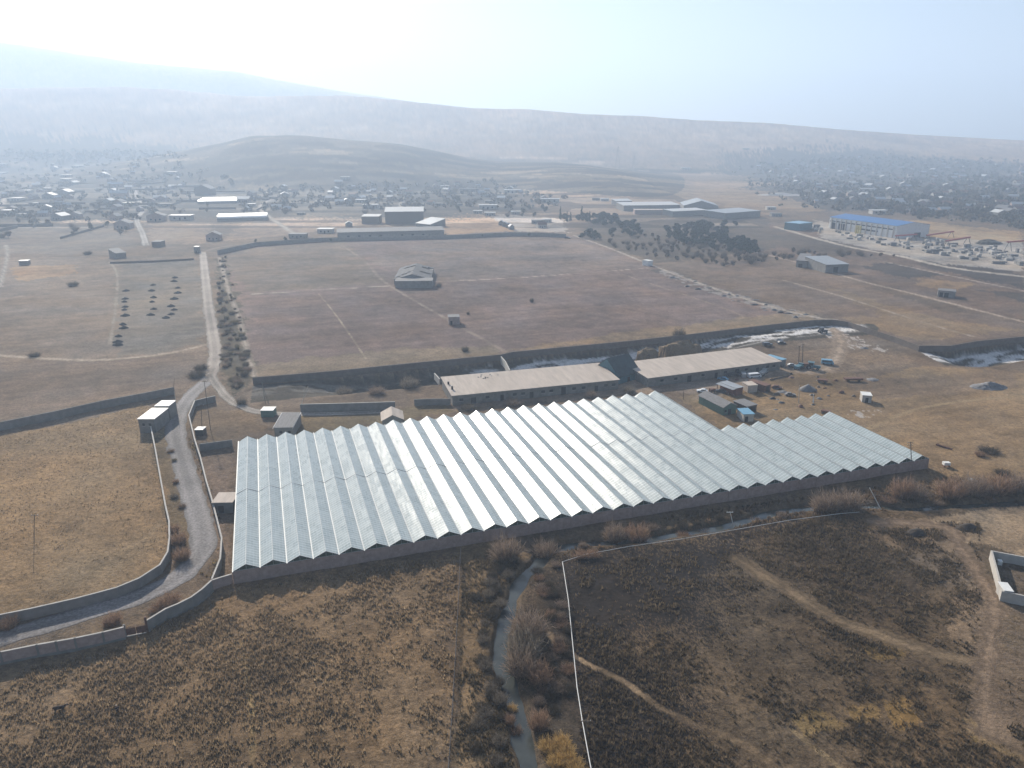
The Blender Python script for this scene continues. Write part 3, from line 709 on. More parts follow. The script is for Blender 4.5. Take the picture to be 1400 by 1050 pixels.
    side(-.1, .3, LF + LB - .1); side(NB * bw + .02, LF + .1, LF + LB - .1); side(N * bw, .3, LF - .1)
    def back(xa, xb, y): sd.hexa([loc(xa, y, -.4), loc(xb, y, -.4), loc(xb, y + .1, -.4), loc(xa, y + .1, -.4)], [loc(xa, y, h - .3), loc(xb, y, h - .3), loc(xb, y + .1, h - .3), loc(xa, y + .1, h - .3)])
    back(0, NB * bw, LF + LB); back(NB * bw + .13, N * bw, LF)
    sd.build('side_wall', g, root)
greenhouse()

# ------------------------------------------------------------------ generic building
def building(name, label, cat, L, Rr, depth, h, roof='gable_x', rise=1.0, wm='pale', rm='tin', over=.3, wins=(), doors=(), group=None, z0=0.0, chimney=False, px_at='eave', rear_h=None):
    """front edge from pixel L to pixel Rr (read at the eaves or at the base), going back `depth` metres"""
    zz = z0 + (h if px_at == 'eave' else 0)
    a, b = P(*L, zz), P(*Rr, zz); d = b - a; w = d.length; rz = math.atan2(d.y, d.x)
    t = thing(name, label, cat, (a.x, a.y, z0), rz, group)
    body(t, w, depth, h, roof, rise, wm, rm, over, wins, doors, chimney, rear_h)
    return t
def body(t, w, depth, h, roof, rise, wm, rm, over=.3, wins=(), doors=(), chimney=False, rear_h=None):
    m = MB(); D = depth; B_ = -2.5
    rh = rear_h or h
    if roof == 'gable_x':
        m.hexa([(0, 0, B_), (w, 0, B_), (w, D, B_), (0, D, B_)], [(0, 0, h), (w, 0, h), (w, D, h), (0, D, h)])
        for x in (0.02, w - .02): m.quad((x, 0, h - .02), (x, D, h - .02), (x, D / 2, h + rise - .06))
    elif roof == 'gable_y':
        m.hexa([(0, 0, B_), (w, 0, B_), (w, D, B_), (0, D, B_)], [(0, 0, h), (w, 0, h), (w, D, h), (0, D, h)])
        for y in (0.02, D - .02): m.quad((0, y, h - .02), (w, y, h - .02), (w / 2, y, h + rise - .06))
    else:
        m.hexa([(0, 0, B_), (w, 0, B_), (w, D, B_), (0, D, B_)], [(0, 0, h), (w, 0, h), (w, D, rh), (0, D, rh)])
    m.build('wall', M[wm] if isinstance(wm, str) else wm, t)
    r = MB(); o = over; th = .14; rmat = M[rm] if isinstance(rm, str) else rm
    def slab(q): r.hexa(q, [(p[0], p[1], p[2] + th) for p in q])
    if roof == 'gable_x':
        k = rise / (D / 2); zl = h - o * k
        slab([(-o, -o, zl + .01), (w + o, -o, zl + .01), (w + o, D / 2, h + rise + .01), (-o, D / 2, h + rise + .01)])
        slab([(-o, D / 2, h + rise + .012), (w + o, D / 2, h + rise + .012), (w + o, D + o, zl + .012), (-o, D + o, zl + .012)])
    elif roof == 'gable_y':
        k = rise / (w / 2); zl = h - o * k
        slab([(-o, -o, zl + .01), (w / 2, -o, h + rise + .01), (w / 2, D + o, h + rise + .01), (-o, D + o, zl + .01)])
        slab([(w / 2, -o, h + rise + .012), (w + o, -o, zl + .012), (w + o, D + o, zl + .012), (w / 2, D + o, h + rise + .012)])
    else:
        k = (rh - h) / D
        slab([(-o, -o, h - o * k + .01), (w + o, -o, h - o * k + .01), (w + o, D + o, rh + o * k + .01), (-o, D + o, rh + o * k + .01)])
    ro = r.build('roof', rmat, t)
    if chimney:
        c = MB(); c.box(w * .3 - .35, w * .3 + .35, D * .5 - .35, D * .5 + .35, h + .1, h + rise + 1.0); c.build('chimney', M['brick'], ro)
    for (fx, zz, ww, hh) in wins:
        g = MB(); g.box(fx * w - ww / 2, fx * w + ww / 2, -.05, .05, zz, zz + hh); wn = g.build('window', M['dark'], t)
        g = MB(); g.box(fx * w - ww / 2 - .1, fx * w + ww / 2 + .1, -.12, .03, zz - .12, zz - .003); g.build('sill', M['pale'], wn)
    for (fx, ww, hh) in doors:
        g = MB(); g.box(fx * w - ww / 2, fx * w + ww / 2, -.05, .05, .02, hh); g.build('door', M['dark'], t)

# near buildings
b1 = building('roadside_building', 'tall white-roofed concrete building in two steps beside the road wall', 'building', (188.5, 573), (210.5, 573), 11, 5.2, 'flat', 0, 'concrete', 'white', .25, wins=((.3, 2.6, .9, 1), (.7, 2.6, .9, 1)))
m = MB(); m.box(.5, 5.6, 12.2, 18, -.5, 5.6); m.build('rear_block', M['concrete'], b1)
m = MB(); m.box(.3, 5.8, 12.0, 18.2, 5.61, 5.8); m.build('rear_roof', M['white'], b1)
m = MB(); m.tube((5.4, 18.6, -.4), (5.4, 18.6, 9.2), .1, .08); m.build('mast', M['pale'], b1)
building('flat_shed', 'low shed with pinkish-white flat roof between road wall and greenhouse side', 'shed', (290, 687.5), (317.5, 687), 6.0, 3.2, 'flat', 0, 'concrete', 'beige', .2, doors=((.4, 1.6, 2.2),))
building('gabled_house', 'small house with cream gable roof behind the greenhouse back edge', 'house', (522.5, 575), (551, 573), 8.5, 2.8, 'gable_y', 1.9, 'concrete', 'beige', .4, wins=((.3, 1, .9, 1),), doors=((.65, 1, 2),))
b4 = building('grey_house', 'grey long-roofed house with two small windows by the greenhouse back corner', 'house', (374.5, 585), (400, 584.5), 13, 3.6, 'flat', 0, 'concrete', 'slate', .2, wins=((.35, 1.4, 1.0, 1.0), (.8, 1.4, 1.0, 1.0)), rear_h=4.2)
m = MB(); m.tube((-.35, -.3, 3.5), (-.35, 13.2, 4.3), .12); m.tube((6.6, -.3, 3.5), (6.6, 13.2, 4.3), .12); m.build('roof_edge', M['white'], b4)
t = building('carport', 'small open carport with white roof edge beside the grey house', 'carport', (356, 561.5), (373, 561.5), 4, 2.6, 'flat', 0, 'green', 'white', .1)

brn = building('long_barn', 'long low barn with beige roof directly behind the greenhouse', 'barn', (618.6, 541), (845.7, 519), 21, 4.2, 'flat', 0, 'barnwall', 'beige', .5,
         doors=[(.12, 2, 2.6), (.285, 1.4, 2.6), (.46, 1.6, 2.6), (.655, 2, 3.3), (.86, 1.5, 2.4)], wins=[(x, 1.6, 1.6, 1.1) for x in (.05, .2, .36, .41, .53, .58, .72, .78, .92, .97)], rear_h=5.2)
m = MB()
for (x, y) in ((.31, 12), (.46, 6)): m.box(brn.children[0].dimensions.x * x, brn.children[0].dimensions.x * x + .7, y, y + .7, 4.4, 6.0)
m.build('vent', M['dark'], brn)
m = MB(); r3 = np.random.default_rng(5)
for k in range(14):
    x = 19 + r3.normal(0, 2.6); y = 17 + r3.normal(0, 1.6); s = r3.uniform(.3, .8); m.box(x, x + s, y, y + s * .7, 4.75, 5.35)
m.build('rubble', M['slate'], brn)
building('link_barn', 'taller dark-fronted barn section joining the two long barns', 'barn', (846.5, 516), (876, 508.5), 16, 3.0, 'gable_x', 6.5, 'tractor', mat('dark_roofing', (.05, .07, .075), .8, .25, .5), .2, doors=((.45, 1.6, 2.2),))
building('second_barn', 'right-hand long barn with cream beige roof beside the vehicle yard', 'barn', (886, 517), (1067, 494), 21, 4.0, 'flat', 0, 'barnwall', 'beige', .5,
         doors=[(.3, 2, 2.8), (.5, 1.5, 2.5), (.66, 2.2, 3), (.82, 1.5, 2.4)], wins=[(x, 1.6, 1.6, 1.1) for x in (.1, .2, .4, .57, .73, .9, .95)], rear_h=4.8)
building('barn_annex', 'small annex with pale blue lean-to roof at the end of second barn', 'shed', (1069, 492.5), (1075, 491), 9, 3.2, 'flat', 0, 'concrete', 'carblue', .2)
building('side_porch', 'low flat-roofed porch in front of the second barn', 'shed', (872, 511.5), (888, 511.5), 5, 3.4, 'flat', 0, 'concrete', 'beige', .2)

def scatter_px(poly, n, rr, mind=0):
    xs = [p[0] for p in poly]; ys = [p[1] for p in poly]; out = []; tries = 0
    while len(out) < n and tries < 40000:
        tries += 1
        a, b = rr.uniform(min(xs), max(xs)), rr.uniform(min(ys), max(ys))
        if in_poly(np.array([a]), np.array([b]), poly)[0] and all(abs(a - p) + 2.5 * abs(b - q) > mind for p, q in out): out.append((a, b))
    return out

def heap(name, label, px, py, w, d, h, mt, seed, steep=.6, cat='pile', n=16, group=None, rz=.3, box=False):
    """an irregular mound with its own base"""
    c = P(px, py); r_ = np.random.default_rng(seed)
    NX, NY = n, n; xs = np.linspace(-1, 1, NX); ys = np.linspace(-1, 1, NY)
    X, Y = np.meshgrid(xs, ys)
    rad = np.maximum(np.abs(X), np.abs(Y)) if box else np.hypot(X, Y)
    Z = np.clip(1 - rad, 0, 1) ** steep * h * (0.7 + .6 * vnoise(X * 2.5 + seed, Y * 2.5, seed)) - .15
    Z[rad > .98] = -.4
    V = np.stack([X * w / 2 + r_.normal(0, .02 * w, X.shape), Y * d / 2 + r_.normal(0, .02 * d, X.shape), Z], -1).reshape(-1, 3)
    i = np.arange(NY - 1)[:, None] * NX; j = np.arange(NX - 1)[None, :]
    F = np.stack([i + j, i + j + 1, i + NX + j + 1, i + NX + j], -1).reshape(-1, 4)
    o = np_mesh(name, V, F, mt); o.location = (c.x, c.y, gz(c.x, c.y)); o.rotation_euler = (0, 0, rz)
    return tag(o, label, cat, group)
heap('hay_stack', 'rounded brown straw stack behind the join of the barns', 885, 489, 11, 7, 6.0, M['hay'], 3, .16, n=26)
heap('hay_stack', 'long dark straw stack with tan end behind the second barn', 930, 485.5, 19, 8, 7.0, M['hay'], 4, .1, box=True, rz=.2, n=28)
heap('rubble_heap', 'broken concrete heap alone on the right-hand pasture', 1352, 529, 17, 10, 2.8, M['slate'], 8, 1.2, n=26, rz=.1)
heap('scrap_heap', 'pale scrap heap beside the leaning poles in the yard', 1104, 533, 8, 7, 2.4, M['slate'], 9, .7)
heap('soil_mound', 'dark soil mound on the bare pale ground, left of two', 1252, 729, 6.5, 4.2, 1.5, mat('dark_soil', (.05, .04, .033), .95, .3, 1.2, .4), 11, .7, group='soil mounds')
heap('soil_mound', 'dark soil mound on the bare pale ground, right of two', 1322, 722, 7, 4.5, 1.6, mat('dark_soil', (.05, .04, .033)), 12, .7, group='soil mounds')
heap('white_pile', 'long white rubble pile below the warehouse on the distant slope', 1068, 267, 95, 36, 5, M['pale'], 14, 1.1, rz=-.15)
heap('brown_mound', 'dark turf mound beside the red gantries', 1352, 333, 30, 18, 4.5, mat('dark_turf', (.07, .065, .05), .95, .3, .3, .3), 15, .5)
for k, (a, b, s) in enumerate(((1070, 536, 4), (1120, 545, 2), (1193, 519, 5), (1052, 470, 3), (1065, 465, 5), (1182, 476, 4), (1330, 657, 3))):
    heap('rubbish_heap', 'low grey rubbish heap ' + ('below the long barn end', 'near the tall white post', 'beside the dark trailer', 'by the parked jeep', 'on the snowy strip edge', 'at the foot of the scarp', 'near the reddish bushes')[k], a, b, s * 1.2, s, .9, M['slate'], 30 + k, .7)

for k, (a, b) in enumerate(scatter_px([(1000, 512), (1060, 505), (1150, 520), (1170, 545), (1110, 562), (1040, 560), (1060, 530), (985, 528)], 26, np.random.default_rng(44), 9)):
    heap('scrap_heap', 'small heap of dark scrap and boards lying about the vehicle yard', a, b, random.uniform(1.2, 3.6), random.uniform(1, 2.4), random.uniform(.5, 1.3), M[('rust', 'slate', 'wood', 'dark')[k % 4]], 60 + k, random.uniform(.2, .7), n=8, group='scrap about the vehicle yard')
for k, (a, b) in enumerate(scatter_px([(908, 372), (962, 388), (1045, 413), (1104, 431), (1085, 436), (1000, 415), (930, 390)], 22, np.random.default_rng(45), 9)):
    heap('rubble_heap', 'low rubble heap beside the track right of the big field', a, b, random.uniform(3, 7), random.uniform(2, 4), random.uniform(.5, 1.4), M[('slate', 'concrete', 'dark')[k % 3]], 90 + k, random.uniform(.4, .8), n=9, group='rubble along the right-hand track')

# yard cluster
def shed_posts():
    t = building('brick_shed', 'brick shed with blue-grey roof and open posts in the yard', 'shed', (1007, 531), (1016, 529), 9, 3.2, 'flat', 0, 'brick', 'tin', .3)
    m = MB()
    for k in range(4): m.box(-2.2, -2.0, k * 2.8, k * 2.8 + .2, -.3, 2.9)
    m.build('posts', M['brick'], t)
    m = MB(); m.hexa([(-2.4, -.3, 2.9), (-.32, -.3, 3.1), (-.32, 9.3, 3.1), (-2.4, 9.3, 2.9)], [(-2.4, -.3, 3.0), (-.32, -.3, 3.2), (-.32, 9.3, 3.2), (-2.4, 9.3, 3.0)]); m.build('awning', M['tin'], t)
shed_posts()
building('tan_hut', 'plain tan flat-roofed hut between brick shed and rusty container', 'hut', (1023, 527.5), (1036, 526.5), 5, 3, 'flat', 0, 'beige', 'beige', .15)
building('rusty_container', 'rust-brown shipping container in the middle of the vehicle yard', 'container', (1046, 528), (1054, 526), 9, 2.8, 'flat', 0, 'rust', 'rust', .05, doors=((.5, 2.0, 2.4),))
building('long_grey_house', 'grey gable-roofed cabin with dark green end in the yard', 'cabin', (989, 557), (1007, 554), 15, 3.4, 'gable_y', 1.4, 'green', 'slate', .4, doors=((.5, 1.4, 2.3),), wins=((.2, 1.1, .9, 1.1),))
building('blue_roof_shed', 'pale shed with blue mono-pitch roof next to the greenhouse notch', 'shed', (1017, 566.5), (1031, 566), 6, 3, 'flat', 0, 'pale', 'carblue', .3, doors=((.3, 1.2, 2.1),))
building('dark_shed', 'dark open-fronted shed between grey cabin and blue-roofed shed', 'shed', (1021, 556), (1035, 553), 7, 2.9, 'flat', 0, 'wood', 'slate', .3, doors=((.5, 4.0, 2.4),))
building('white_cabin', 'small white-roofed cabin standing alone right of the yard', 'cabin', (1179.5, 540.5), (1192.5, 541.5), 4.5, 2.9, 'flat', 0, 'pale', 'white', .15, doors=((.5, 1.1, 2.0),))
building('plot_shed', 'white slab-roofed shed inside the walled plot at right edge', 'shed', (1373, 808), (1386, 809.5), 3.6, 2.6, 'flat', 0, 'pale', 'white', .05)
building('white_crate', 'small white box inside the walled plot', 'box', (1365, 768), (1371, 769), 1.2, 1.0, 'flat', 0, 'white', 'white', .02)

# buildings out in the fields
def ruin():
    L, Rr, h = (528, 379.5), (591.5, 383.5), 4.5
    t = building('ruined_barn', 'ruined grey barn with broken gable roof alone in the big field', 'barn', (540, 384.5), (591, 384), 12, 5.0, 'flat', 0, 'concrete', 'slate', .2)
    m = MB(); w = P(540, 384.5, 5).x
    Lw = (P(591, 384, 5) - P(540, 384.5, 5)).length
    m.hexa([(-2, 12.5, -.5), (Lw - 2, 12.5, -.5), (Lw - 2, 62, -.5), (-2, 62, -.5)], [(-2, 12.5, 3.9), (Lw - 2, 12.5, 3.9), (Lw - 2, 62, 3.9), (-2, 62, 3.9)])
    for y in (12.6, 61.9): m.quad((-2, y, 3.8), (Lw - 2, y, 3.8), (Lw / 2 - 2, y, 7.5))
    m.build('hall_wall', M['concrete'], t)
    r = MB(); rr = np.random.default_rng(2); n = 12; c = Lw / 2 - 2
    for s in (0, 1):
        for k in range(n):
            for q in range(3):
                if rr.random() < .16 and q < 3 and k > 0: continue
                y0 = 12.5 + 49.5 * k / n; y1 = y0 + 49.5 / n; t0, t1 = q / 3, (q + 1) / 3
                xs = (-2.4 + (c + 2.4) * t0, -2.4 + (c + 2.4) * t1) if s == 0 else (Lw - 1.6 - (Lw - 1.6 - c) * t0, Lw - 1.6 - (Lw - 1.6 - c) * t1)
                z0, z1 = 3.85 + 3.7 * t0, 3.85 + 3.7 * t1
                pts = [(xs[0], y0, z0), (xs[1], y0, z1), (xs[1], y1, z1), (xs[0], y1, z0)]
                if s: pts = pts[::-1]
                r.hexa(pts, [(p[0], p[1], p[2] + .15) for p in pts])
    r.build('hall_roof', mat('weathered_dark_roof', (.095, .095, .10), .9, .35, .4), t)
ruin()
building('brick_hut', 'small flat-roofed brick hut alone in the big field', 'hut', (613, 434), (628.5, 433.5), 7, 4.3, 'flat', 0, 'tufa', 'slate', .1, doors=((.25, 1.2, 2.2),))
building('tilted_shed', 'shed with tilted grey roof beside the heaps plot', 'shed', (158, 346.5), (172, 345), 15, 4.5, 'flat', 0, 'concrete', 'slate', .3, rear_h=7)
building('field_hut', 'dark hut with white roof at the edge of the far left field', 'hut', (25, 357), (38, 356.5), 6, 3.5, 'flat', 0, 'concrete', 'white', .2)
building('white_kiosk', 'white boxy kiosk at the top of the dirt road', 'kiosk', (264.5, 337.5), (270.5, 337.5), 5, 5.5, 'flat', 0, 'concrete', 'white', .2, doors=((.5, 1.2, 2.1),))
building('dark_cabin', 'small dark cabin beside the foot of the village lane', 'cabin', (207, 330.5), (219, 330.5), 10, 5, 'flat', 0, 'wood', 'slate', .2)
building('white_lorry_body', 'white box cabin at the corner of the field track', 'cabin', (878.5, 355.5), (887, 357), 5, 4.2, 'flat', 0, 'white', 'white', .1)
building('metal_shed', 'big shed with pale metal roof beside the right-hand track', 'shed', (1129.5, 362), (1160.5, 361), 30, 6.5, 'flat', 0, 'concrete', 'tin', .4, doors=((.45, 4, 4.5),), rear_h=8.5)
building('old_shed', 'old shed with brown-grey roof just left of the pale metal shed', 'shed', (1089, 356), (1104, 357), 28, 5.5, 'flat', 0, 'concrete', 'slate', .4, doors=((.4, 3, 3),), rear_h=7.5)
building('ruined_hut', 'roofless-looking grey hut with openings beside the right-hand track', 'hut', (1283, 397), (1307, 399), 9, 4.2, 'flat', 0, 'concrete', 'slate', .1, doors=((.2, 2, 3), (.5, 2.5, 3)))

# ------------------------------------------------------------------ industrial group at right
def warehouse():
    a, b, c = P(1133, 312), P(1224, 326), P(1250.5, 321)
    d = b - a; w = d.length; rz = math.atan2(d.y, d.x)
    dep = (c - b).dot(Vector((-math.sin(rz), math.cos(rz), 0)))
    t = thing('warehouse', 'big white warehouse with bright blue roof beyond the right-hand fields', 'warehouse', (a.x, a.y, 0), rz)
    body(t, w, abs(dep), 13.0, 'gable_x', 3.2, 'white', 'blue', .8)
    m = MB()
    for k in range(13):
        x = w * (k + .5) / 13; m.box(x - .5, x + .5, -1.0, -.01, -.5, 11.8)
    m.build('columns', M['pale'], t)
    m = MB(); m.box(1, w - 4, -.06, -.004, 8.2, 9.4); m.box(w * .42, w * .75, -.07, -.004, 3.6, 5.2); m.build('window', M['glass'], t)
    for f in (.04, .15, .22): m = MB(); m.box(w * f, w * f + 6, -.09, -.004, .1, 7.5); m.build('door', M['dark'], t)
    m = MB(); m.box(w + .004, w + .09, dep * .55, dep * .75, .1, 5); m.build('door', M['dark'], t)
    for k in range(3):
        m = MB(); x = w * (.52 + .03 * k); m.tube((x, -8, -.5), (x, -8, 9), .9, n=8); m.build('silo', mat('yellow_paint', (.45, .38, .12), .6), t)
warehouse()
building('blue_annex', 'smaller blue-roofed workshop left of the big warehouse', 'workshop', (1073, 304), (1093, 306), 26, 8, 'flat', 0, 'tractor', 'carblue', .5)
def gantry(label, p0, p1, hh):
    a, b = P(*p0), P(*p1); d = b - a; L = d.length
    t = thing('gantry_crane', label, 'crane', (a.x, a.y, 0), math.atan2(d.y, d.x), 'red gantry cranes in the yard')
    m = MB()
    for s in (-.7, .7): m.box(-3, L + 3, s - .35, s + .35, hh - 1.2, hh)
    for k in range(int(L / 4)): m.box(k * 4 + 1, k * 4 + 1.3, -.34, .34, hh - .9, hh - .6)
    m.build('beam', M['red'], t)
    for x in (0, L):
        for s in (-1, 1):
            m = MB(); m.tube((x, s * 3.5, -.3), (x, s * .8, hh - 1.2), .3, n=5); m.build('leg', M['slate'], t)
gantry('red gantry crane against the warehouse end wall', (1226, 331), (1249, 329), 7)
gantry('red gantry crane over grey slabs right of the warehouse', (1268, 330), (1300, 325), 7)
gantry('red gantry crane in the middle of the slab yard', (1294, 339), (1322, 334), 7.5)
gantry('red gantry crane at the far right edge', (1378, 343), (1412, 340), 9)
def stack_proto(seed, mt):
    r_ = np.random.default_rng(seed); t = thing('slab_stack', 'stack of grey concrete slabs', 'stack', (0, 0, 0))
    m = MB(); z = 0
    for k in range(r_.integers(3, 6)):
        hh = r_.uniform(.5, .8); m.box(-3 + r_.uniform(-.3, .3), 3 + r_.uniform(-.3, .3), -1.3 + r_.uniform(-.2, .2), 1.3, z + .12, z + .12 + hh); z += hh + .12
    m.build('slabs', mt, t)
    m = MB()
    for x in (-2, 2): m.box(x - .15, x + .15, -1.35, 1.35, -.2, .1)
    m.build('bearers', M['wood'], t)
    return t
protos = [stack_proto(1, M['concrete']), stack_proto(2, M['slate']), stack_proto(3, M['pale'])]
r4 = np.random.default_rng(11); pos = []
yard = [(1100, 305), (1130, 314), (1222, 330), (1260, 326), (1330, 336), (1400, 345), (1400, 366), (1330, 357), (1240, 341), (1150, 325), (1095, 312)]
while len(pos) < 150:
    a, b = r4.uniform(1095, 1400), r4.uniform(303, 366)
    if in_poly(np.array([a]), np.array([b]), yard)[0]: pos.append((a, b))
used = [0, 0, 0]
for a, b in pos:
    k = int(r4.integers(0, 3)); c = P(a, b); kind = ('mid-grey', 'dark grey', 'pale')[k]
    lab = '%s concrete slab stack in the %s of the yard' % (kind, 'warehouse end' if a < 1230 else ('middle' if a < 1310 else 'right-hand end'))
    g = 'concrete slab stacks in the industrial yard'
    sc = (r4.uniform(.4, 1.2), r4.uniform(.5, 1.3), r4.uniform(.3, .95))
    if used[k] == 0:
        o = protos[k]; o.location = c; o.rotation_euler = (0, 0, -.17); o.scale = sc; o['label'] = lab; o['group'] = g; used[k] = 1
    else: dup(protos[k], c, -.17 + r4.choice([0, 1.57]), sc, lab, g)

# white sheds behind the conifers
building('white_factory', 'longest white-roofed factory shed behind the dark conifers', 'factory', (853, 281), (930, 280), 40, 8, 'flat', 0, 'concrete', 'bright', .5, rear_h=9.5)
building('white_factory', 'shorter white-roofed shed in front of the longest factory shed', 'factory', (920, 289), (966, 287), 24, 7, 'flat', 0, 'concrete', 'bright', .5, rear_h=8)
building('grey_factory', 'grey-roofed hall with white eaves at the right of the factory group', 'factory', (992, 291.5), (1040, 288), 38, 8, 'flat', 0, 'concrete', 'tin', .5, rear_h=9)
building('hipped_hall', 'wide pale blue-grey hipped hall behind the factory sheds', 'hall', (935, 281), (982, 281.5), 60, 6, 'gable_y', 7, 'concrete', 'tin', .5)
building('small_shed', 'small white shed left of the longest factory shed', 'shed', (842, 275), (864, 274.5), 18, 6, 'flat', 0, 'concrete', 'bright', .5, rear_h=8)
building('low_workshop', 'low brown workshop beneath the longest factory shed', 'workshop', (868, 287), (912, 287), 14, 6, 'flat', 0, 'tufa', 'beige', .5)
# left group
def tunnel(label, L, Rr, depth, n, h):
    a, b = P(*L), P(*Rr); d = b - a; w = d.length
    t = thing('polytunnel', label, 'greenhouse', (a.x, a.y, 0), math.atan2(d.y, d.x), 'white plastic greenhouses in the village')
    bd = depth / n
    for k in range(n):
        m = MB(); pr = None
        for q in range(9):
            an = math.pi * q / 8; pt = (bd / 2 - math.cos(an) * bd / 2 + k * bd, h * .55 + math.sin(an) * h * .45)
            if pr: m.quad((0, pr[0], pr[1]), (w, pr[0], pr[1]), (w, pt[0], pt[1]), (0, pt[0], pt[1]))
            pr = pt
        m.build('film', M['poly'], t)
    m = MB()
    for x in (0, w - .15): m.box(x, x + .15, .05, depth - .05, -.3, h * .9)
    m.box(.16, w - .16, 0, .12, -.3, h * .54); m.box(.16, w - .16, depth - .12, depth, -.3, h * .54); m.build('end_wall', M['concrete'], t)
tunnel('triple-span white plastic greenhouse farther from the camera', (270, 279), (324, 278), 75, 3, 6)
tunnel('double-span white plastic greenhouse nearer the camera', (297, 303), (366, 301), 42, 2, 7)
building('dark_villa', 'big dark gabled villa behind the farther plastic greenhouse', 'house', (265, 258), (287, 258), 26, 12, 'gable_y', 7, 'wood', 'slate', 1)
building('big_dark_barn', 'tall dark barn with pale roof edge beyond the big field', 'barn', (526, 289.5), (578.5, 289), 30, 15, 'flat', 0, 'wood', 'bright', .6, rear_h=18)
building('barn_row', 'long low grey farm range along the far field wall', 'barn', (461, 318), (607, 314.5), 22, 7, 'flat', 0, 'concrete', 'slate', .5, rear_h=8.5, wins=[(x, 2, 2.4, 1.6) for x in (.1, .2, .3, .4, .6, .7, .8)])
building('lean_to', 'sloping grey lean-to roof right of the tall dark barn', 'shed', (568, 305), (588, 307), 26, 4, 'flat', 0, 'concrete', 'tin', .4, rear_h=9)
building('farm_block', 'dark low farm block left of the tall dark barn', 'barn', (494, 296), (518, 296), 20, 9, 'flat', 0, 'wood', 'bright', .4, rear_h=10)

# ------------------------------------------------------------------ village houses
def house_proto(rm, wm, w, d, h, rise, kind):
    t = thing('village_house', 'house', 'house'); body(t, w, d, h, kind, rise, wm, rm, .5, wins=((.25, 1.0, 1.2, 1.4), (.75, 1.0, 1.2, 1.4)), doors=((.5, 1.1, 2.1),))
    return t
HP = {'white flat': ('bright', 'pale', 13, 9, 4.0, 1.2, 'flat'), 'white gable': ('bright', 'concrete', 11, 12, 4.5, 2.8, 'gable_y'), 'grey gable': ('tin', 'tufa', 12, 10, 4.5, 2.6, 'gable_x'),
      'dark gable': ('slate', 'tufa', 12, 11, 5, 3, 'gable_y'), 'rusty gable': ('rust', 'pale', 12, 10, 4.5, 2.6, 'gable_x'), 'dull flat': ('slate', 'concrete', 14, 9, 4, 1, 'flat')}
HPROTO = {}
counter = {}
def house(kind, px, py, wpx, where, rz=None, group=None):
    c = G(px, py)
    pxm = FPX / math.hypot(c.y, 100); s = max(.55, min(2.4, wpx / (HP[kind][2] * pxm)))
    rz = random.uniform(-.25, .35) if rz is None else rz
    sz = min(1.5, max(.8, s ** .6)); sc = (s, min(s, 1.4), sz)
    c.x -= wpx / pxm / 2
    if kind not in HPROTO:
        HPROTO[kind] = house_proto(*HP[kind]); o = HPROTO[kind]; o.location = c; o.rotation_euler = (0, 0, rz); o.scale = sc
    else: o = dup(HPROTO[kind], c, rz, sc)
    o['hk'] = kind; o['where'] = where; o['py'] = py; o['px'] = px
    o['group'] = group or 'village houses'
    return o
HOUSES = []
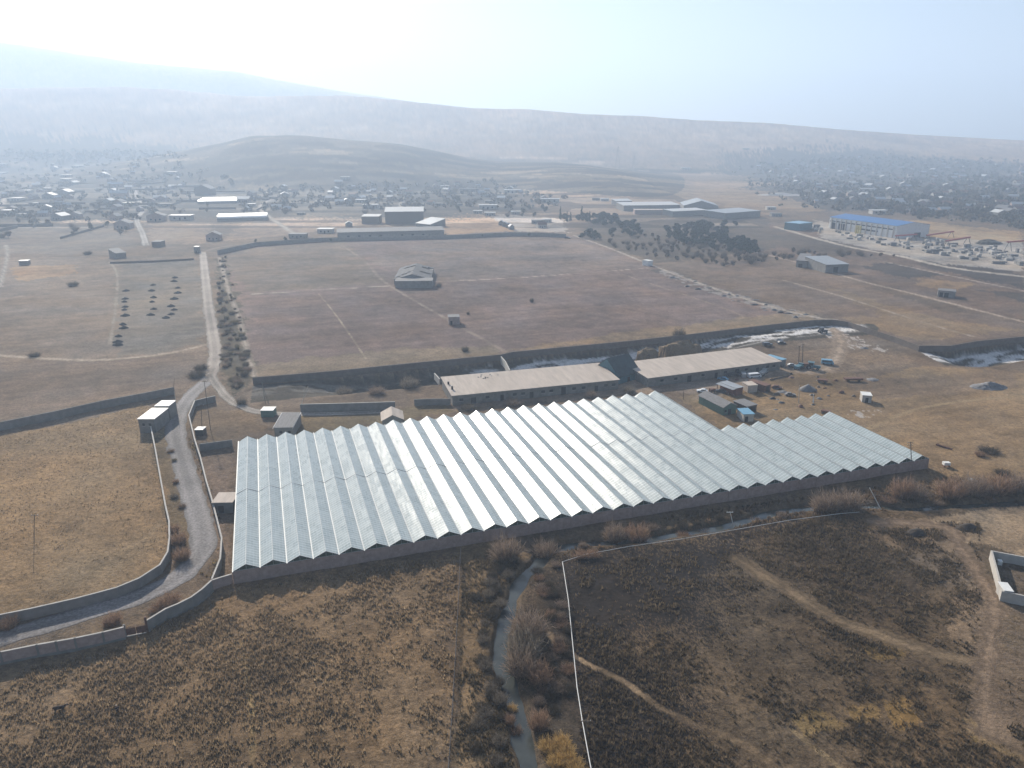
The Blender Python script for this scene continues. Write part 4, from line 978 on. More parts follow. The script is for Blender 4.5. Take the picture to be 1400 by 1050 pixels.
for kind, px, py, w in [
    ('white flat', 21, 275, 15), ('white flat', 8, 292, 15), ('white gable', 78, 301, 16), ('white flat', 34, 264, 14), ('white gable', 87, 267, 16), ('white gable', 65, 272, 15), ('white flat', 63, 260, 9), ('grey gable', 49, 256, 10), ('white flat', 108, 229, 18),
    ('white gable', 73, 232, 8), ('white flat', 90, 242, 12), ('white flat', 89, 248, 13), ('white gable', 139, 241, 10), ('grey gable', 157, 256, 18), ('grey gable', 163, 269, 24), ('white gable', 147, 278, 10), ('white flat', 174, 281, 12), ('dark gable', 166, 313, 20), ('white flat', 3, 226, 8), ('white flat', 3, 238, 8), ('white flat', 48, 280, 6),
    ('white flat', 234, 238, 11), ('grey gable', 218, 275, 15), ('dull flat', 225, 283, 17), ('dark gable', 212, 303, 22), ('white flat', 246, 301, 28), ('dark gable', 291, 329, 18), ('grey gable', 332, 277, 16), ('white flat', 343, 282, 10), ('white gable', 337, 288, 6), ('grey gable', 378, 287, 12), ('white gable', 386, 258, 8), ('white flat', 381, 263, 5), ('white flat', 397, 262, 6),
    ('white flat', 471, 245, 11), ('grey gable', 463, 252, 10), ('white flat', 436, 279, 12), ('white gable', 475, 279, 11), ('white flat', 493, 277, 14), ('white flat', 506, 285, 20), ('white gable', 532, 266, 7), ('grey gable', 510, 263, 8), ('white flat', 608, 257, 11), ('white flat', 444, 319, 20), ('grey gable', 393, 289, 10), ('dull flat', 411, 294, 10), ('dull flat', 406, 326, 22), ('white gable', 477, 310, 9), ('dull flat', 640, 262, 22),
    ('white flat', 702, 264, 24), ('white flat', 667, 286, 23), ('white flat', 653, 292, 12), ('white flat', 670, 295, 14), ('white flat', 705, 293, 12), ('white gable', 684, 308, 5), ('white gable', 689, 310, 5), ('white gable', 694, 312, 5), ('white gable', 699, 314, 5), ('dull flat', 735, 306, 16), ('white flat', 752, 277, 26), ('dull flat', 815, 274, 10), ('white flat', 827, 275, 11), ('white flat', 748, 304, 12), ('rusty gable', 742, 312, 12),
    ('grey gable', 1118, 278, 8), ('white gable', 1144, 276, 8), ('white flat', 1203, 293, 20), ('white flat', 1188, 262, 20), ('grey gable', 1250, 293, 12), ('grey gable', 1275, 292, 14), ('grey gable', 1293, 291, 14), ('white gable', 1371, 296, 14), ('white flat', 1393, 294, 8), ('grey gable', 1327, 286, 12), ('rusty gable', 1352, 286, 10), ('white flat', 1266, 279, 10), ('dull flat', 1243, 282, 10), ('white gable', 1350, 244, 9), ('white flat', 1178, 253, 24), ('white flat', 1165, 251, 10), ('white flat', 1010, 293, 7), ('white flat', 1055, 287, 12), ('dull flat', 1062, 296, 14), ('white flat', 938, 232, 12), ('white flat', 1020, 205, 8)]:
    where = 'left-hand village' if px < 400 else ('village beyond the big field' if px < 850 else 'right-hand town')
    HOUSES.append(house(kind, px, py, w, where, rz=0 if kind.endswith('flat') else None))
r5 = np.random.default_rng(21)
kinds = ['grey gable', 'dark gable', 'rusty gable', 'dull flat', 'white gable']
for a, b in scatter_px([(1020, 226), (1160, 214), (1400, 224), (1400, 300), (1265, 285), (1130, 272)], 125, r5, 12):
    k = kinds[r5.choice(5, p=[.3, .2, .15, .2, .15])]; HOUSES.append(house(k, a, b, FPX / math.hypot(P(a, b).y, 100) * r5.uniform(10, 17), 'right-hand town', rz=r5.uniform(-.6, .6)))
for a, b in scatter_px([(0, 215), (190, 222), (260, 252), (190, 300), (0, 306)], 55, r5, 14):
    k = kinds[r5.choice(5, p=[.3, .3, .1, .2, .1])]; HOUSES.append(house(k, a, b, FPX / math.hypot(P(a, b).y, 100) * r5.uniform(9, 15), 'left-hand village', rz=r5.uniform(-.5, .5)))
for a, b in scatter_px([(330, 262), (640, 252), (760, 268), (740, 285), (520, 282), (360, 282)], 35, r5, 14):
    k = kinds[r5.choice(5, p=[.3, .3, .1, .2, .1])]; HOUSES.append(house(k, a, b, FPX / math.hypot(P(a, b).y, 100) * r5.uniform(9, 15), 'village beyond the big field', rz=r5.uniform(-.5, .5)))
DESC = {'white flat': 'long white-roofed', 'white gable': 'small bright gabled', 'grey gable': 'grey tin-gabled', 'dark gable': 'dark gabled', 'rusty gable': 'rusty-gabled', 'dull flat': 'dull flat-roofed'}
for where in set(o['where'] for o in HOUSES):
    for kind in HP:
        s = sorted([o for o in HOUSES if o['where'] == where and o['hk'] == kind], key=lambda o: -o['py'])
        for i, o in enumerate(s):
            if i < 12: o['label'] = '%s house in the %s, %s nearest of its kind' % (DESC[kind], where, ordn(i) if i else 'the')
            else: o['label'] = 'small hazy %s house deep in the %s' % (DESC[kind], where); o['group'] = 'hazy %s houses of the %s' % (DESC[kind], where)
for o in HOUSES:
    for k in ('hk', 'where', 'py', 'px'): del o[k]

# ------------------------------------------------------------------ vegetation
m_twig = vcol_mat('bare_twigs', .9, .3, 2, .4)
m_leaf = vcol_mat('tree_foliage', .85, .4, .8, .2)
m_weed = vcol_mat('dry_weeds', .95, .3, .7, .45)
m_bark = mat('tree_bark', (.09, .07, .055), .9, .3, 1.5)

def twig_mesh(name, seed, n, rx, h, col, wdt=.05, spread=1.0, parent=None):
    """a bare bush: hundreds of thin curving ribbons with side twigs"""
    r_ = np.random.default_rng(seed); V = []; F = []; CC = []
    for k in range(n):
        a = r_.uniform(0, 2 * math.pi); rad = math.sqrt(r_.uniform(0, 1)) * rx * .55
        p = np.array([math.cos(a) * rad, math.sin(a) * rad, -.1]); lean = r_.uniform(.1, .9) * spread
        d = np.array([math.cos(a) * lean + r_.normal(0, .25), math.sin(a) * lean + r_.normal(0, .25), 1.0]); d /= np.linalg.norm(d)
        L = h * r_.uniform(.55, 1.1) * (1 - .35 * rad / rx); cc = np.array(col) * r_.uniform(.6, 1.4)
        def strand(p, d, L, w, segs):
            side = np.cross(d, r_.normal(0, 1, 3)); side /= np.linalg.norm(side) + 1e-6; pts = []
            for s in range(segs + 1):
                t = s / segs; k0 = len(V); ww = w * (1 - .8 * t)
                V.append(p - side * ww); V.append(p + side * ww); CC.append(cc); CC.append(cc)
                if s: F.append((k0 - 2, k0 - 1, k0 + 1, k0))
                pts.append((p.copy(), d.copy())); d = d + r_.normal(0, .12, 3) + np.array([0, 0, -.03]); d /= np.linalg.norm(d); p = p + d * L / segs
            return pts
        pts = strand(p, d, L, wdt, 4)
        for q in range(3):
            pp, dd = pts[r_.integers(1, 5)]; d2 = dd + r_.normal(0, .5, 3); d2 /= np.linalg.norm(d2)
            strand(pp, d2, L * r_.uniform(.25, .5), wdt * .6, 2)
    return np_mesh(name, V, F, m_twig, np.array(CC), parent)

def shrub_proto(seed, col, n=420, rx=2.5, h=2.6, wdt=.05):
    t = thing('bare_shrub', 'bare shrub', 'shrub'); twig_mesh('twigs', seed, n, rx, h, col, wdt, parent=t)
    r_ = np.random.default_rng(seed); m = MB()
    for k in range(6):
        a = r_.uniform(0, 6.28); m.tube((math.cos(a) * .3, math.sin(a) * .3, -.2), (math.cos(a) * rx * .4, math.sin(a) * rx * .4, h * .5), .07, .03, 5)
    m.build('stems', m_bark, t)
    return t
SP = {'tan': shrub_proto(1, (.25, .19, .145)), 'rust': shrub_proto(2, (.28, .185, .125)), 'grey': shrub_proto(3, (.2, .17, .135)), 'gold': shrub_proto(4, (.5, .34, .14), 520, 2.2, 2.4, .045), 'dark': shrub_proto(5, (.085, .072, .056)), 'olive': shrub_proto(6, (.15, .125, .075), 500)}
FIRST = set()
def shrub(kind, px, py, w, h, label, group, d=None, rz=None):
    c = P(px, py); loc = (c.x, c.y, gz(c.x, c.y) - .05); sc = (w / 5.4, (d or w) / 5.4, h / 2.6); rz = random.uniform(0, .5) if rz is None else rz
    if kind not in FIRST:
        FIRST.add(kind); o = SP[kind]; o.location = loc; o.rotation_euler = (0, 0, rz); o.scale = sc; o['label'] = label; o['group'] = group; return o
    return dup(SP[kind], loc, rz, sc, label, group)
G1 = 'bare shrubs along the stream'
shrub('tan', 692, 764, 9, 6.0, 'broad reddish-brown bare shrub in the greenhouse shadow, left of its pair', G1, 8)
shrub('tan', 745, 753, 8, 4.2, 'smaller reddish-brown bare shrub right of the broad one by the stream head', G1, 7)
shrub('tan', 722, 868, 9, 5.5, 'upper bushy willow of the big brown clump beside the stream', G1, 10)
shrub('grey', 717, 895, 9, 5.5, 'middle bushy willow of the big brown clump beside the stream', G1, 10)
shrub('tan', 712, 918, 7.5, 5.0, 'lower bushy willow of the big brown clump beside the stream', G1, 8)
shrub('rust', 737, 930, 6, 4, 'dark russet shrub at the lower right of the big brown clump', G1, 7)
shrub('rust', 737, 995, 4.5, 3.8, 'lone russet shrub overhanging the narrow stream near the bottom', G1)
shrub('tan', 840, 735, 6.5, 5, 'left one of two rounded tan shrubs below the greenhouse wall', G1)
shrub('rust', 872, 733, 7, 5, 'right one of two rounded tan shrubs below the greenhouse wall', G1)
shrub('rust', 802, 762, 8, 2.2, 'low russet thicket along the start of the white pipe', G1, 4)
shrub('tan', 1128, 697, 10, 6, 'left half of the wide tan willow clump by the right-hand stream', G1, 8)
shrub('tan', 1158, 696, 11, 6, 'right half of the wide tan willow clump by the right-hand stream', G1, 8)
shrub('rust', 1234, 680, 9, 6.5, 'tall russet shrub below the transformer pole', G1, 7)
shrub('tan', 1252, 683, 7, 5, 'paler shrub just right of the tall russet one', G1)
for k, (a, b, w, hh, kd) in enumerate(((1300, 678, 12, 5.5, 'rust'), (1330, 676, 11, 6, 'tan'), (1362, 674, 13, 6, 'rust'), (1395, 671, 12, 5.5, 'tan'))):
    shrub(kd, a, b, w, hh, '%s shrub of the reddish row at the right end of the stream, %s' % (('russet', 'tan')[kd == 'tan'], ('leftmost', 'left of centre', 'right of centre', 'rightmost')[k]), G1, 9)
for k, (a, b) in enumerate(((768, 1020), (775, 1035), (785, 1052), (760, 1046), (748, 1025))):
    shrub('gold', a, b, 4, 2.4, 'golden reed clump by the stream at the bottom, %s from the top' % ordn(k), 'golden reeds at the bottom')
for k, (a, b) in enumerate(((700, 965), (697, 985), (706, 995))):
    shrub('rust' if k else 'gold', a, b, 2.6, 1.8, ('orange reed tuft at the left bank bend', 'russet reed tuft below the orange one on the left bank', 'lowest russet reed tuft on the left bank')[k], 'orange reeds on the left bank')
for k, (a, b, w, hh) in enumerate(((155, 852, 4.5, 2.6), (232, 826, 6, 2.6), (215, 835, 4, 1.6), (12, 858, 5, 3), (246, 745, 5, 4), (250, 765, 5, 3.5), (238, 728, 4, 2.5), (150, 856, 2.5, 1.6))):
    shrub('rust', a, b, w, hh, ('orange weed bush just left of the rusty gate', 'orange weed bush by the curved wall right of the gate', 'low orange weeds next to the gate post', 'dark red bush at the left edge below the road wall', 'russet bush at the road bend, upper', 'russet bush at the road bend, lower', 'russet weeds along the road wall above the bend', 'tiny orange weed at the pier by the gate')[k], 'orange weeds by the road')
vs = scatter_px([(226, 610), (240, 605), (256, 690), (262, 735), (245, 770), (236, 750), (233, 700)], 8, np.random.default_rng(35), 18)
for k, (a, b) in enumerate(sorted(vs, key=lambda q: q[1])):
    shrub(['tan', 'olive', 'rust', 'grey'][k % 4], a, b, random.uniform(1.5, 4.2), random.uniform(.6, 1.5), '%s verge bush between left road wall and road, %s from the far end' % (['tan', 'olive', 'russet', 'grey'][k % 4], ordn(k)), 'verge bushes left of the road')
vs = scatter_px([(728, 782), (764, 772), (776, 850), (782, 940), (740, 1000), (728, 960), (752, 880), (748, 820)], 30, np.random.default_rng(36), 12)
for k, (a, b) in enumerate(sorted(vs, key=lambda q: q[1])):
    shrub(['tan', 'dark', 'rust', 'dark'][k % 4], a, b, random.uniform(2.2, 4.2), random.uniform(.9, 1.9), '%s scrub bush between stream and left white pipe%s' % (['tan', 'dark', 'russet', 'dark'][k % 4], ', %s from the top' % ordn(k) if k < 29 else ' at the bottom'), 'scrub between stream and pipe')
vs = scatter_px([(790, 750), (880, 742), (1000, 722), (1100, 700), (1260, 690), (1400, 688), (1400, 678), (1250, 680), (1080, 690), (900, 722), (800, 738)], 20, np.random.default_rng(37), 22)
for k, (a, b) in enumerate(sorted(vs)):
    shrub(['tan', 'dark', 'rust', 'dark'][k % 4], a, b, random.uniform(2.5, 5), random.uniform(.9, 2), '%s scrub bush on the upper stream bank%s' % (['tan', 'dark', 'russet', 'dark'][k % 4], ', %s from the left' % ordn(k) if k < 29 else ' at the right end'), 'scrub along the upper stream')
# dark shrubs on the strip between the fence and the stream
dk = scatter_px([(648, 775), (700, 770), (690, 830), (672, 880), (690, 980), (700, 1045), (650, 1045), (655, 900)], 26, np.random.default_rng(31), 22)
for k, (a, b) in enumerate(sorted(dk, key=lambda q: q[1])):
    shrub(['dark', 'grey'][k % 2], a, b, random.uniform(2, 4), random.uniform(1, 1.9), 'low %s bush on the strip left of the stream, %s from the top' % (['dark', 'greyish'][k % 2], ordn(k)), 'low bushes left of the stream')
bs = scatter_px([(298, 352), (308, 350), (330, 430), (345, 505), (318, 540), (300, 480)], 100, np.random.default_rng(32), 4)
for k, (a, b) in enumerate(sorted(bs, key=lambda q: q[1])):
    shrub(['olive', 'grey', 'dark', 'tan'][k % 4], a, b, random.uniform(1.6, 5.5), random.uniform(.8, 2.4), '%s bush in the hedge strip right of the dirt road%s' % (['olive', 'grey', 'dark', 'tan'][k % 4], ', %s from the far end' % ordn(k) if k < 29 else ' near the lane fork'), 'bushes between dirt road and field')
for k, (a, b, w, hh, kd, lab) in enumerate(((560, 528, 9, 5, 'grey', 'grey leafless bush in the gully behind the small gabled house'), (470, 533, 8, 3.5, 'grey', 'grey bush low in the shaded gully'), (515, 538, 8, 3, 'tan', 'tan bush in front of the yard wall end'), (640, 430, 2, 2, 'dark', 'small dark bush right of the brick hut'),
        (928, 464, 7, 6.5, 'dark', 'dark bush at the field wall above the straw stack'), (636, 480, 4, 2.5, 'dark', 'round dark bush on the near rim of the big field'), (727, 413, 3, 3, 'dark', 'tiny dark bush in the middle of the big field'), (270, 515, 9, 3, 'dark', 'dark bramble beside the road fork'), (275, 505, 7, 2.5, 'dark', 'second dark bramble above the road fork'),
        (600, 392, 4, 3, 'dark', 'dark bush at the ruined barn corner'), (100, 391, 8, 3.5, 'dark', 'dark bush in the far left field'), (120, 348, 8, 3.5, 'dark', 'dark bush behind the far left fence'), (47, 487, 6, 2, 'dark', 'dark bush beside the pale track at left'), (330, 552, 5, 3, 'grey', 'grey bush by the lane in the small yard'), (640, 560, 6, 2.5, 'grey', 'grey bush in front of the barn left end'), (700, 553, 8, 2.5, 'tan', 'tan bush in front of the barn centre'), (860, 537, 7, 3, 'grey', 'grey bush behind the greenhouse back ridge'), (808, 543, 5, 3, 'tan', 'tan bush behind the greenhouse back edge'), (1370, 648, 5, 1.6, 'dark', 'dark bush on the right-hand pasture'), (1352, 618, 8, 1.6, 'dark', 'low dark bramble on the right-hand pasture'), (1340, 623, 4, 1.6, 'rust', 'russet weed on the right-hand pasture'))):
    shrub(kd, a, b, w, hh, lab, 'single bushes in the fields')

def leaf_mesh(name, seed, n, rx, h, z0, col, size, cone=False, parent=None):
    r_ = np.random.default_rng(seed); V = []; F = []; CC = []
    nc = 9; cl = []
    for k in range(nc):
        if cone:
            t = (k + .5) / nc; cl.append((r_.normal(0, .12 * rx), r_.normal(0, .12 * rx), z0 + h * t, rx * (1.05 - t), h * .13))
        else:
            a = r_.uniform(0, 6.28); q = r_.uniform(.1, .7) * rx; cl.append((math.cos(a) * q, math.sin(a) * q, z0 + h * r_.uniform(.25, .8), rx * r_.uniform(.4, .62), h * r_.uniform(.18, .3)))
    tone = r_.uniform(.65, 1.35, nc)
    for k in range(n):
        j = r_.integers(0, nc); c = cl[j]; u = r_.normal(0, 1, 3); u /= np.linalg.norm(u); u *= r_.uniform(.55, 1.05)
        p = np.array([c[0] + u[0] * c[3], c[1] + u[1] * c[3], max(c[2] + u[2] * c[4], z0)])
        a = r_.normal(0, 1, 3); a /= np.linalg.norm(a); b = np.cross(a, r_.normal(0, 1, 3)); b /= np.linalg.norm(b); s = size * r_.uniform(.5, 1.3)
        k0 = len(V); V += [p - a * s, p + b * s * .7, p + a * s, p - b * s * .7]; F.append((k0, k0 + 1, k0 + 2, k0 + 3)); cc = np.array(col) * tone[j] * r_.uniform(.75, 1.25); CC += [cc] * 4
    return np_mesh(name, V, F, m_leaf, np.array(CC), parent)
def tree_proto(name, seed, col, rx, h, n, size, cone=False, twiggy=False):
    t = thing(name, name.replace('_', ' '), 'tree'); z0 = h * (.08 if name in ('pine_tree', 'spruce_tree') else .2)
    if twiggy: twig_mesh('crown', seed, 260, rx * .9, h, col, .09, .8, t)
    else: leaf_mesh('crown', seed, n, rx, h * .95, z0 * .7, col, size, cone, t)
    m = MB(); m.tube((0, 0, -.4), (.1, 0, h * .6), .04 * h, .015 * h, 7); r_ = np.random.default_rng(seed)
    for k in range(5):
        a = r_.uniform(0, 6.28); m.tube((.05, 0, h * (.25 + .06 * k)), (math.cos(a) * rx * .55, math.sin(a) * rx * .55, h * (.45 + .08 * k)), .014 * h, .006 * h, 5)
    m.build('trunk', m_bark, t)
    return t
TP = {'pine': tree_proto('pine_tree', 41, (.028, .043, .028), 3.9, 9, 520, .85), 'spruce': tree_proto('spruce_tree', 42, (.022, .04, .028), 2.6, 17, 460, .8, True),
      'bare': tree_proto('bare_tree', 43, (.10, .082, .065), 3.5, 8, 0, 0, False, True), 'leafy': tree_proto('leafy_tree', 44, (.065, .068, .042), 3.4, 8, 320, .8), 'brown': tree_proto('brown_tree', 45, (.11, .085, .058), 3.4, 7.5, 320, .75)}
def tree(kind, px, py, s, label, group, sz=None):
    c = G(px, py); loc = c; sc = (s, s, sz or s * random.uniform(.85, 1.15)); rz = random.uniform(0, 6.28)
    if kind not in FIRST:
        FIRST.add(kind); o = TP[kind]; o.location = loc; o.rotation_euler = (0, 0, rz); o.scale = sc; o['label'] = label; o['group'] = group; return o
    return dup(TP[kind], loc, rz, sc, label, group)
for k, (a, b, s) in enumerate(((766, 300, .85), (795, 300, 1.0), (780, 302, .7), (775, 303, .7), (806, 303, .75))):
    tree('spruce', a, b, s, 'tall pointed spruce in the dark row, %s from the left' % ordn(sorted((766, 795, 780, 775, 806)).index(a)), 'pointed spruces')
cf = scatter_px([(755, 298), (830, 296), (880, 312), (870, 318), (800, 305)], 46, r5, 4) + scatter_px([(900, 318), (960, 306), (1020, 330), (1038, 342), (990, 345), (920, 332)], 95, r5, 4) + scatter_px([(780, 320), (870, 316), (890, 322), (800, 328)], 12, r5, 7) + [(1010, 345), (1030, 345), (1022, 347), (945, 335), (990, 310), (1005, 309)]
for k, (a, b) in enumerate(cf):
    w = 'dark rounded pine in the ' + ('belt beside the factory sheds' if b < 315 and a < 880 else ('row at the field corner' if a < 895 else 'grove between factory and fields'))
    q = random.uniform(.75, 1.2); tree('pine', a, b, q, w, w.replace('dark rounded pine', 'pines'), q * random.uniform(.6, .95))
sc_ = scatter_px([(800, 328), (880, 322), (1040, 345), (1120, 345), (1250, 352), (1100, 352), (1000, 365), (900, 355)], 130, r5, 6)
for a, b in sc_: tree('brown' if random.random() < .5 else 'bare', a, b, random.uniform(.35, .7), 'small leafless tree in the scrub below the pine grove', 'scrub trees below the grove')
vt = scatter_px([(0, 212), (190, 216), (330, 250), (360, 300), (190, 300), (185, 325), (0, 330)], 70, r5, 8)
for a, b in vt: tree(random.choice(['leafy', 'brown', 'leafy', 'bare']), a, b, random.uniform(.6, 1.1), 'hazy bare garden tree among the houses of the left-hand village', 'garden trees of the left-hand village')
vt = scatter_px([(330, 262), (640, 252), (760, 268), (760, 300), (600, 292), (500, 300), (340, 290)], 60, r5, 6)
for a, b in vt: tree(random.choice(['leafy', 'brown', 'leafy', 'bare']), a, b, random.uniform(.6, 1.1), 'hazy bare garden tree in the village beyond the big field', 'garden trees beyond the big field')
vt = scatter_px([(1020, 226), (1160, 214), (1400, 224), (1400, 310), (1290, 298), (1130, 280)], 170, r5, 6)
for a, b in vt: tree(random.choice(['leafy', 'brown', 'leafy', 'bare']), a, b, random.uniform(.8, 1.5), 'hazy bare garden tree among the roofs of the right-hand town', 'garden trees of the right-hand town')
for k in range(13):
    tree('leafy', 355 + k * 33 + random.uniform(-9, 9), 333 - k * .9 + random.uniform(-1, 1), random.uniform(.35, .6), 'dark low tree along the far field wall', 'trees along the far field wall')

pw = thing('plot_wall', 'x', 'wall'); pw['kind'] = 'thing'; m = MB(); m.box(-30, 30, -.25, .25, -.4, 2.6); m.build('panels', M['fieldwall'], pw); m = MB(); m.box(-30.1, 30.1, -.35, .35, 2.61, 2.75); m.build('coping', M['concrete'], pw)
for k, (a, b) in enumerate(scatter_px([(0, 245), (190, 244), (330, 258), (370, 285), (190, 300), (185, 325), (0, 330)], 34, np.random.default_rng(51), 16)):
    sc = (random.uniform(.6, 2.2), 1, random.uniform(.8, 1.4)); rz = random.choice([.12, .15, .1, 1.7]); lab = 'dark garden wall between the plots of the left-hand village'; g = 'garden walls of the left-hand village'
    if k == 0: pw.location = G(a, b); pw.rotation_euler = (0, 0, rz); pw.scale = sc; pw['label'] = lab; pw['group'] = g
    else: dup(pw, G(a, b), rz, sc, lab, g)

# far wood: the mass of town trees nobody could count
def far_wood():
    V = []; F = []; CC = []; r_ = np.random.default_rng(77)
    areas = [([(1040, 226), (1160, 213), (1420, 223), (1420, 312), (1290, 298), (1120, 282), (1040, 262)], 1500), ([(-80, 210), (190, 214), (330, 248), (300, 262), (185, 300), (-80, 306)], 420), ([(330, 258), (640, 250), (760, 268), (740, 285), (520, 282), (360, 290)], 300), ([(-60, 207), (230, 210), (230, 216), (-60, 216)], 300)]
    for poly, n in areas:
        for a, b in scatter_px(poly, n, r_) if n < 0 else [(x, y) for x, y in zip(r_.uniform(min(p[0] for p in poly), max(p[0] for p in poly), n * 2), r_.uniform(min(p[1] for p in poly), max(p[1] for p in poly), n * 2)) if in_poly(np.array([x]), np.array([y]), poly)[0]][:n]:
            a += r_.normal(0, 22); b += r_.normal(0, 2.5); c = G(a, max(b, 206)); s = r_.uniform(2.5, 5.5); tone = r_.uniform(.5, 1.3); hh = s * r_.uniform(.9, 1.4)
            cc = np.array([(.12, .105, .08), (.14, .115, .085), (.09, .088, .066)][r_.integers(0, 3)]) * tone
            for q in range(14):
                u = r_.normal(0, 1, 3); u /= np.linalg.norm(u); p = np.array([c.x + u[0] * s, c.y + u[1] * s, c.z + hh * .55 + u[2] * hh * .5 + .4])
                d1 = r_.normal(0, 1, 3); d1 /= np.linalg.norm(d1); d2 = np.cross(d1, r_.normal(0, 1, 3)); d2 /= np.linalg.norm(d2); z = s * .5
                k0 = len(V); V += [p - d1 * z, p + d2 * z, p + d1 * z, p - d2 * z]; F.append((k0, k0 + 1, k0 + 2, k0 + 3)); CC += [cc * r_.uniform(.8, 1.2)] * 4
    o = np_mesh('far_trees', V, F, m_leaf, np.array(CC)); struct(o, 'stuff')
far_wood()

# dry weeds over the rough foreground: one mass
def weeds():
    r_ = np.random.default_rng(5); V = []; F = []; CC = []
    spec = [([(-120, 1090), (-120, 945), (0, 922), (150, 890), (290, 812), (625, 758), (618, 1090)], 13000, (.26, .19, .115), (.15, .11, .072), .6, 0),
            ([(632, 770), (690, 745), (720, 780), (680, 880), (700, 960), (715, 1090), (622, 1090)], 2600, (.13, .10, .06), (.05, .042, .033), .6, 0),
            ([(-120, 630), (0, 600), (200, 556), (228, 690), (228, 760), (150, 800), (0, 838), (-120, 860)], 6000, (.24, .175, .10), (.13, .095, .065), .3, .05),
            ([(800, 1090), (780, 780), (1130, 708), (1340, 715), (1340, 900), (1480, 930), (1480, 1090)], 15000, (.14, .105, .065), (.05, .04, .03), .6, 0),
            ([(740, 765), (960, 728), (1150, 703), (1400, 690), (1400, 655), (1270, 655), (880, 712)], 3000, (.16, .11, .065), (.06, .045, .035), .8, 0),
            ([(238, 590), (262, 600), (300, 700), (300, 770), (285, 795), (262, 770), (290, 740), (280, 700)], 900, (.19, .14, .07), (.10, .08, .04), .6, .3)]
    for poly, n, c1, c2, hh, dens in spec:
        wp_ = W(poly); xs = [p[0] for p in wp_]; ys = [p[1] for p in wp_]
        x = r_.uniform(min(xs), max(xs), n * 5); y = r_.uniform(min(ys), max(ys), n * 5)
        ok = in_poly(x, y, wp_); dn = .55 * fbm(x, y, 24, 4, 201) + .45 * fbm(x, y, 4.5, 3, 203)
        ok &= r_.random(len(x)) < sstep(.38 - dens, .66 - dens, dn) * .9 + .03
        d, s, par = pline_dist(x, y, STREAM); ok &= d > 2.6
        d, s, par = pline_dist(x, y, ROAD); ok &= d > 3.9
        for line, w, c in TRACKS:
            if w > .6:
                d, s, par = pline_dist(x, y, line); ok &= d > w * 1.1
        x, y, dn = x[ok][:n], y[ok][:n], dn[ok][:n]
        z = terr(x, y)
        mix = np.clip((dn - .5) * 3 + r_.normal(0, .3, len(x)), 0, 1)
        for i in range(len(x)):
            cc = (np.array(c1) * (1 - mix[i]) + np.array(c2) * mix[i]) * r_.uniform(.7, 1.3); s = hh * r_.uniform(.5, 1.5); nb = 4
            for q in range(nb):
                a = r_.uniform(0, 6.28); ca, sa = math.cos(a), math.sin(a); w = s * r_.uniform(.12, .3); ln = r_.uniform(-.5, .5) * s; k0 = len(V)
                ox, oy = r_.normal(0, .25 * s, 2)
                V += [(x[i] + ox - ca * w, y[i] + oy - sa * w, z[i] - .08), (x[i] + ox + ca * w, y[i] + oy + sa * w, z[i] - .08), (x[i] + ox - sa * ln, y[i] + oy + ca * ln, z[i] + s * r_.uniform(.6, 1.1))]
                F.append((k0, k0 + 1, k0 + 2)); CC += [cc, cc, cc * 1.25]
    o = np_mesh('dry_weeds', V, F, m_weed, np.array(CC)); struct(o, 'stuff')
weeds()

# ------------------------------------------------------------------ dark heaps in the orchard plot
HM = [mat('dark_heap', (.055, .055, .052), .95, .3, .8, .4)]
hp0 = None
cols = [('left', [(172, 398), (171, 409), (170, 413), (171, 420), (170, 424), (171, 432), (168, 444), (169, 449), (162, 460), (161, 468), (161, 472)]), ('middle', [(209, 390), (207, 398), (210, 407), (208, 413), (210, 423), (206, 431)]),
        ('right', [(239, 380), (238, 385), (243, 394), (243, 401), (238, 409), (234, 419), (238, 424), (234, 430), (227, 435)])]
for cn, L_ in cols:
    for k, (a, b) in enumerate(L_):
        lab = 'dark low heap in the %s row, %s from the far end' % (cn, ordn(k)); c = P(a, b)
        if hp0 is None:
            hp0 = heap('dark_heap', lab, a, b, 5.2, 3.2, 1.4, HM[0], 50, .5, 'heap', group='rows of dark heaps'); 
        else:
            o = hp0.copy(); C.objects.link(o); o.location = (c.x, c.y, 0); s = random.uniform(.8, 1.2); o.scale = (s, s, s); o.rotation_euler = (0, 0, random.uniform(-.3, .3)); o['label'] = lab

# ------------------------------------------------------------------ fences, pipes, poles
def post_fence(label, px, h, name='wire_fence'):
    pts = [P(a, b) for a, b in px]; o = pts[0]; t = thing(name, label, 'fence', (o.x, o.y, 0))
    wires = MB(); mesh_ = MB()
    n = 0
    for a, b in zip(pts[:-1], pts[1:]):
        L = (b - a).length; k = max(1, round(L / 3.2))
        for j in range(k):
            c = a + (b - a) * j / k - o; m = MB(); m.tube((c.x, c.y, -.3), (c.x, c.y, h), .05, n=5); m.build('post', M['rust'], t); n += 1
        d = (b - a).normalized(); nn = Vector((-d.y, d.x, 0)) * .006
        for z in (.15, h * .5, h - .05): wires.tube(a - o + Vector((0, 0, z)), b - o + Vector((0, 0, z)), .02, n=4)
        for q in range(int(L / .12)):
            c = a + d * q * .12 - o; mesh_.hexa([c - nn - d * .012 + Vector((0, 0, .1)), c + nn - d * .012 + Vector((0, 0, .1)), c + nn + d * .012 + Vector((0, 0, .1)), c - nn + d * .012 + Vector((0, 0, .1))],
                                               [c - nn - d * .012 + Vector((0, 0, h - .08)), c + nn - d * .012 + Vector((0, 0, h - .08)), c + nn + d * .012 + Vector((0, 0, h - .08)), c - nn + d * .012 + Vector((0, 0, h - .08))])
    wires.build('rails', M['slate'], t); mesh_.build('mesh_infill', M['slate'], t)
post_fence('tall dark mesh fence running from the greenhouse wall to the bottom edge', [(630, 756), (628, 800), (624, 880), (619, 970), (613, 1065)], 1.9)

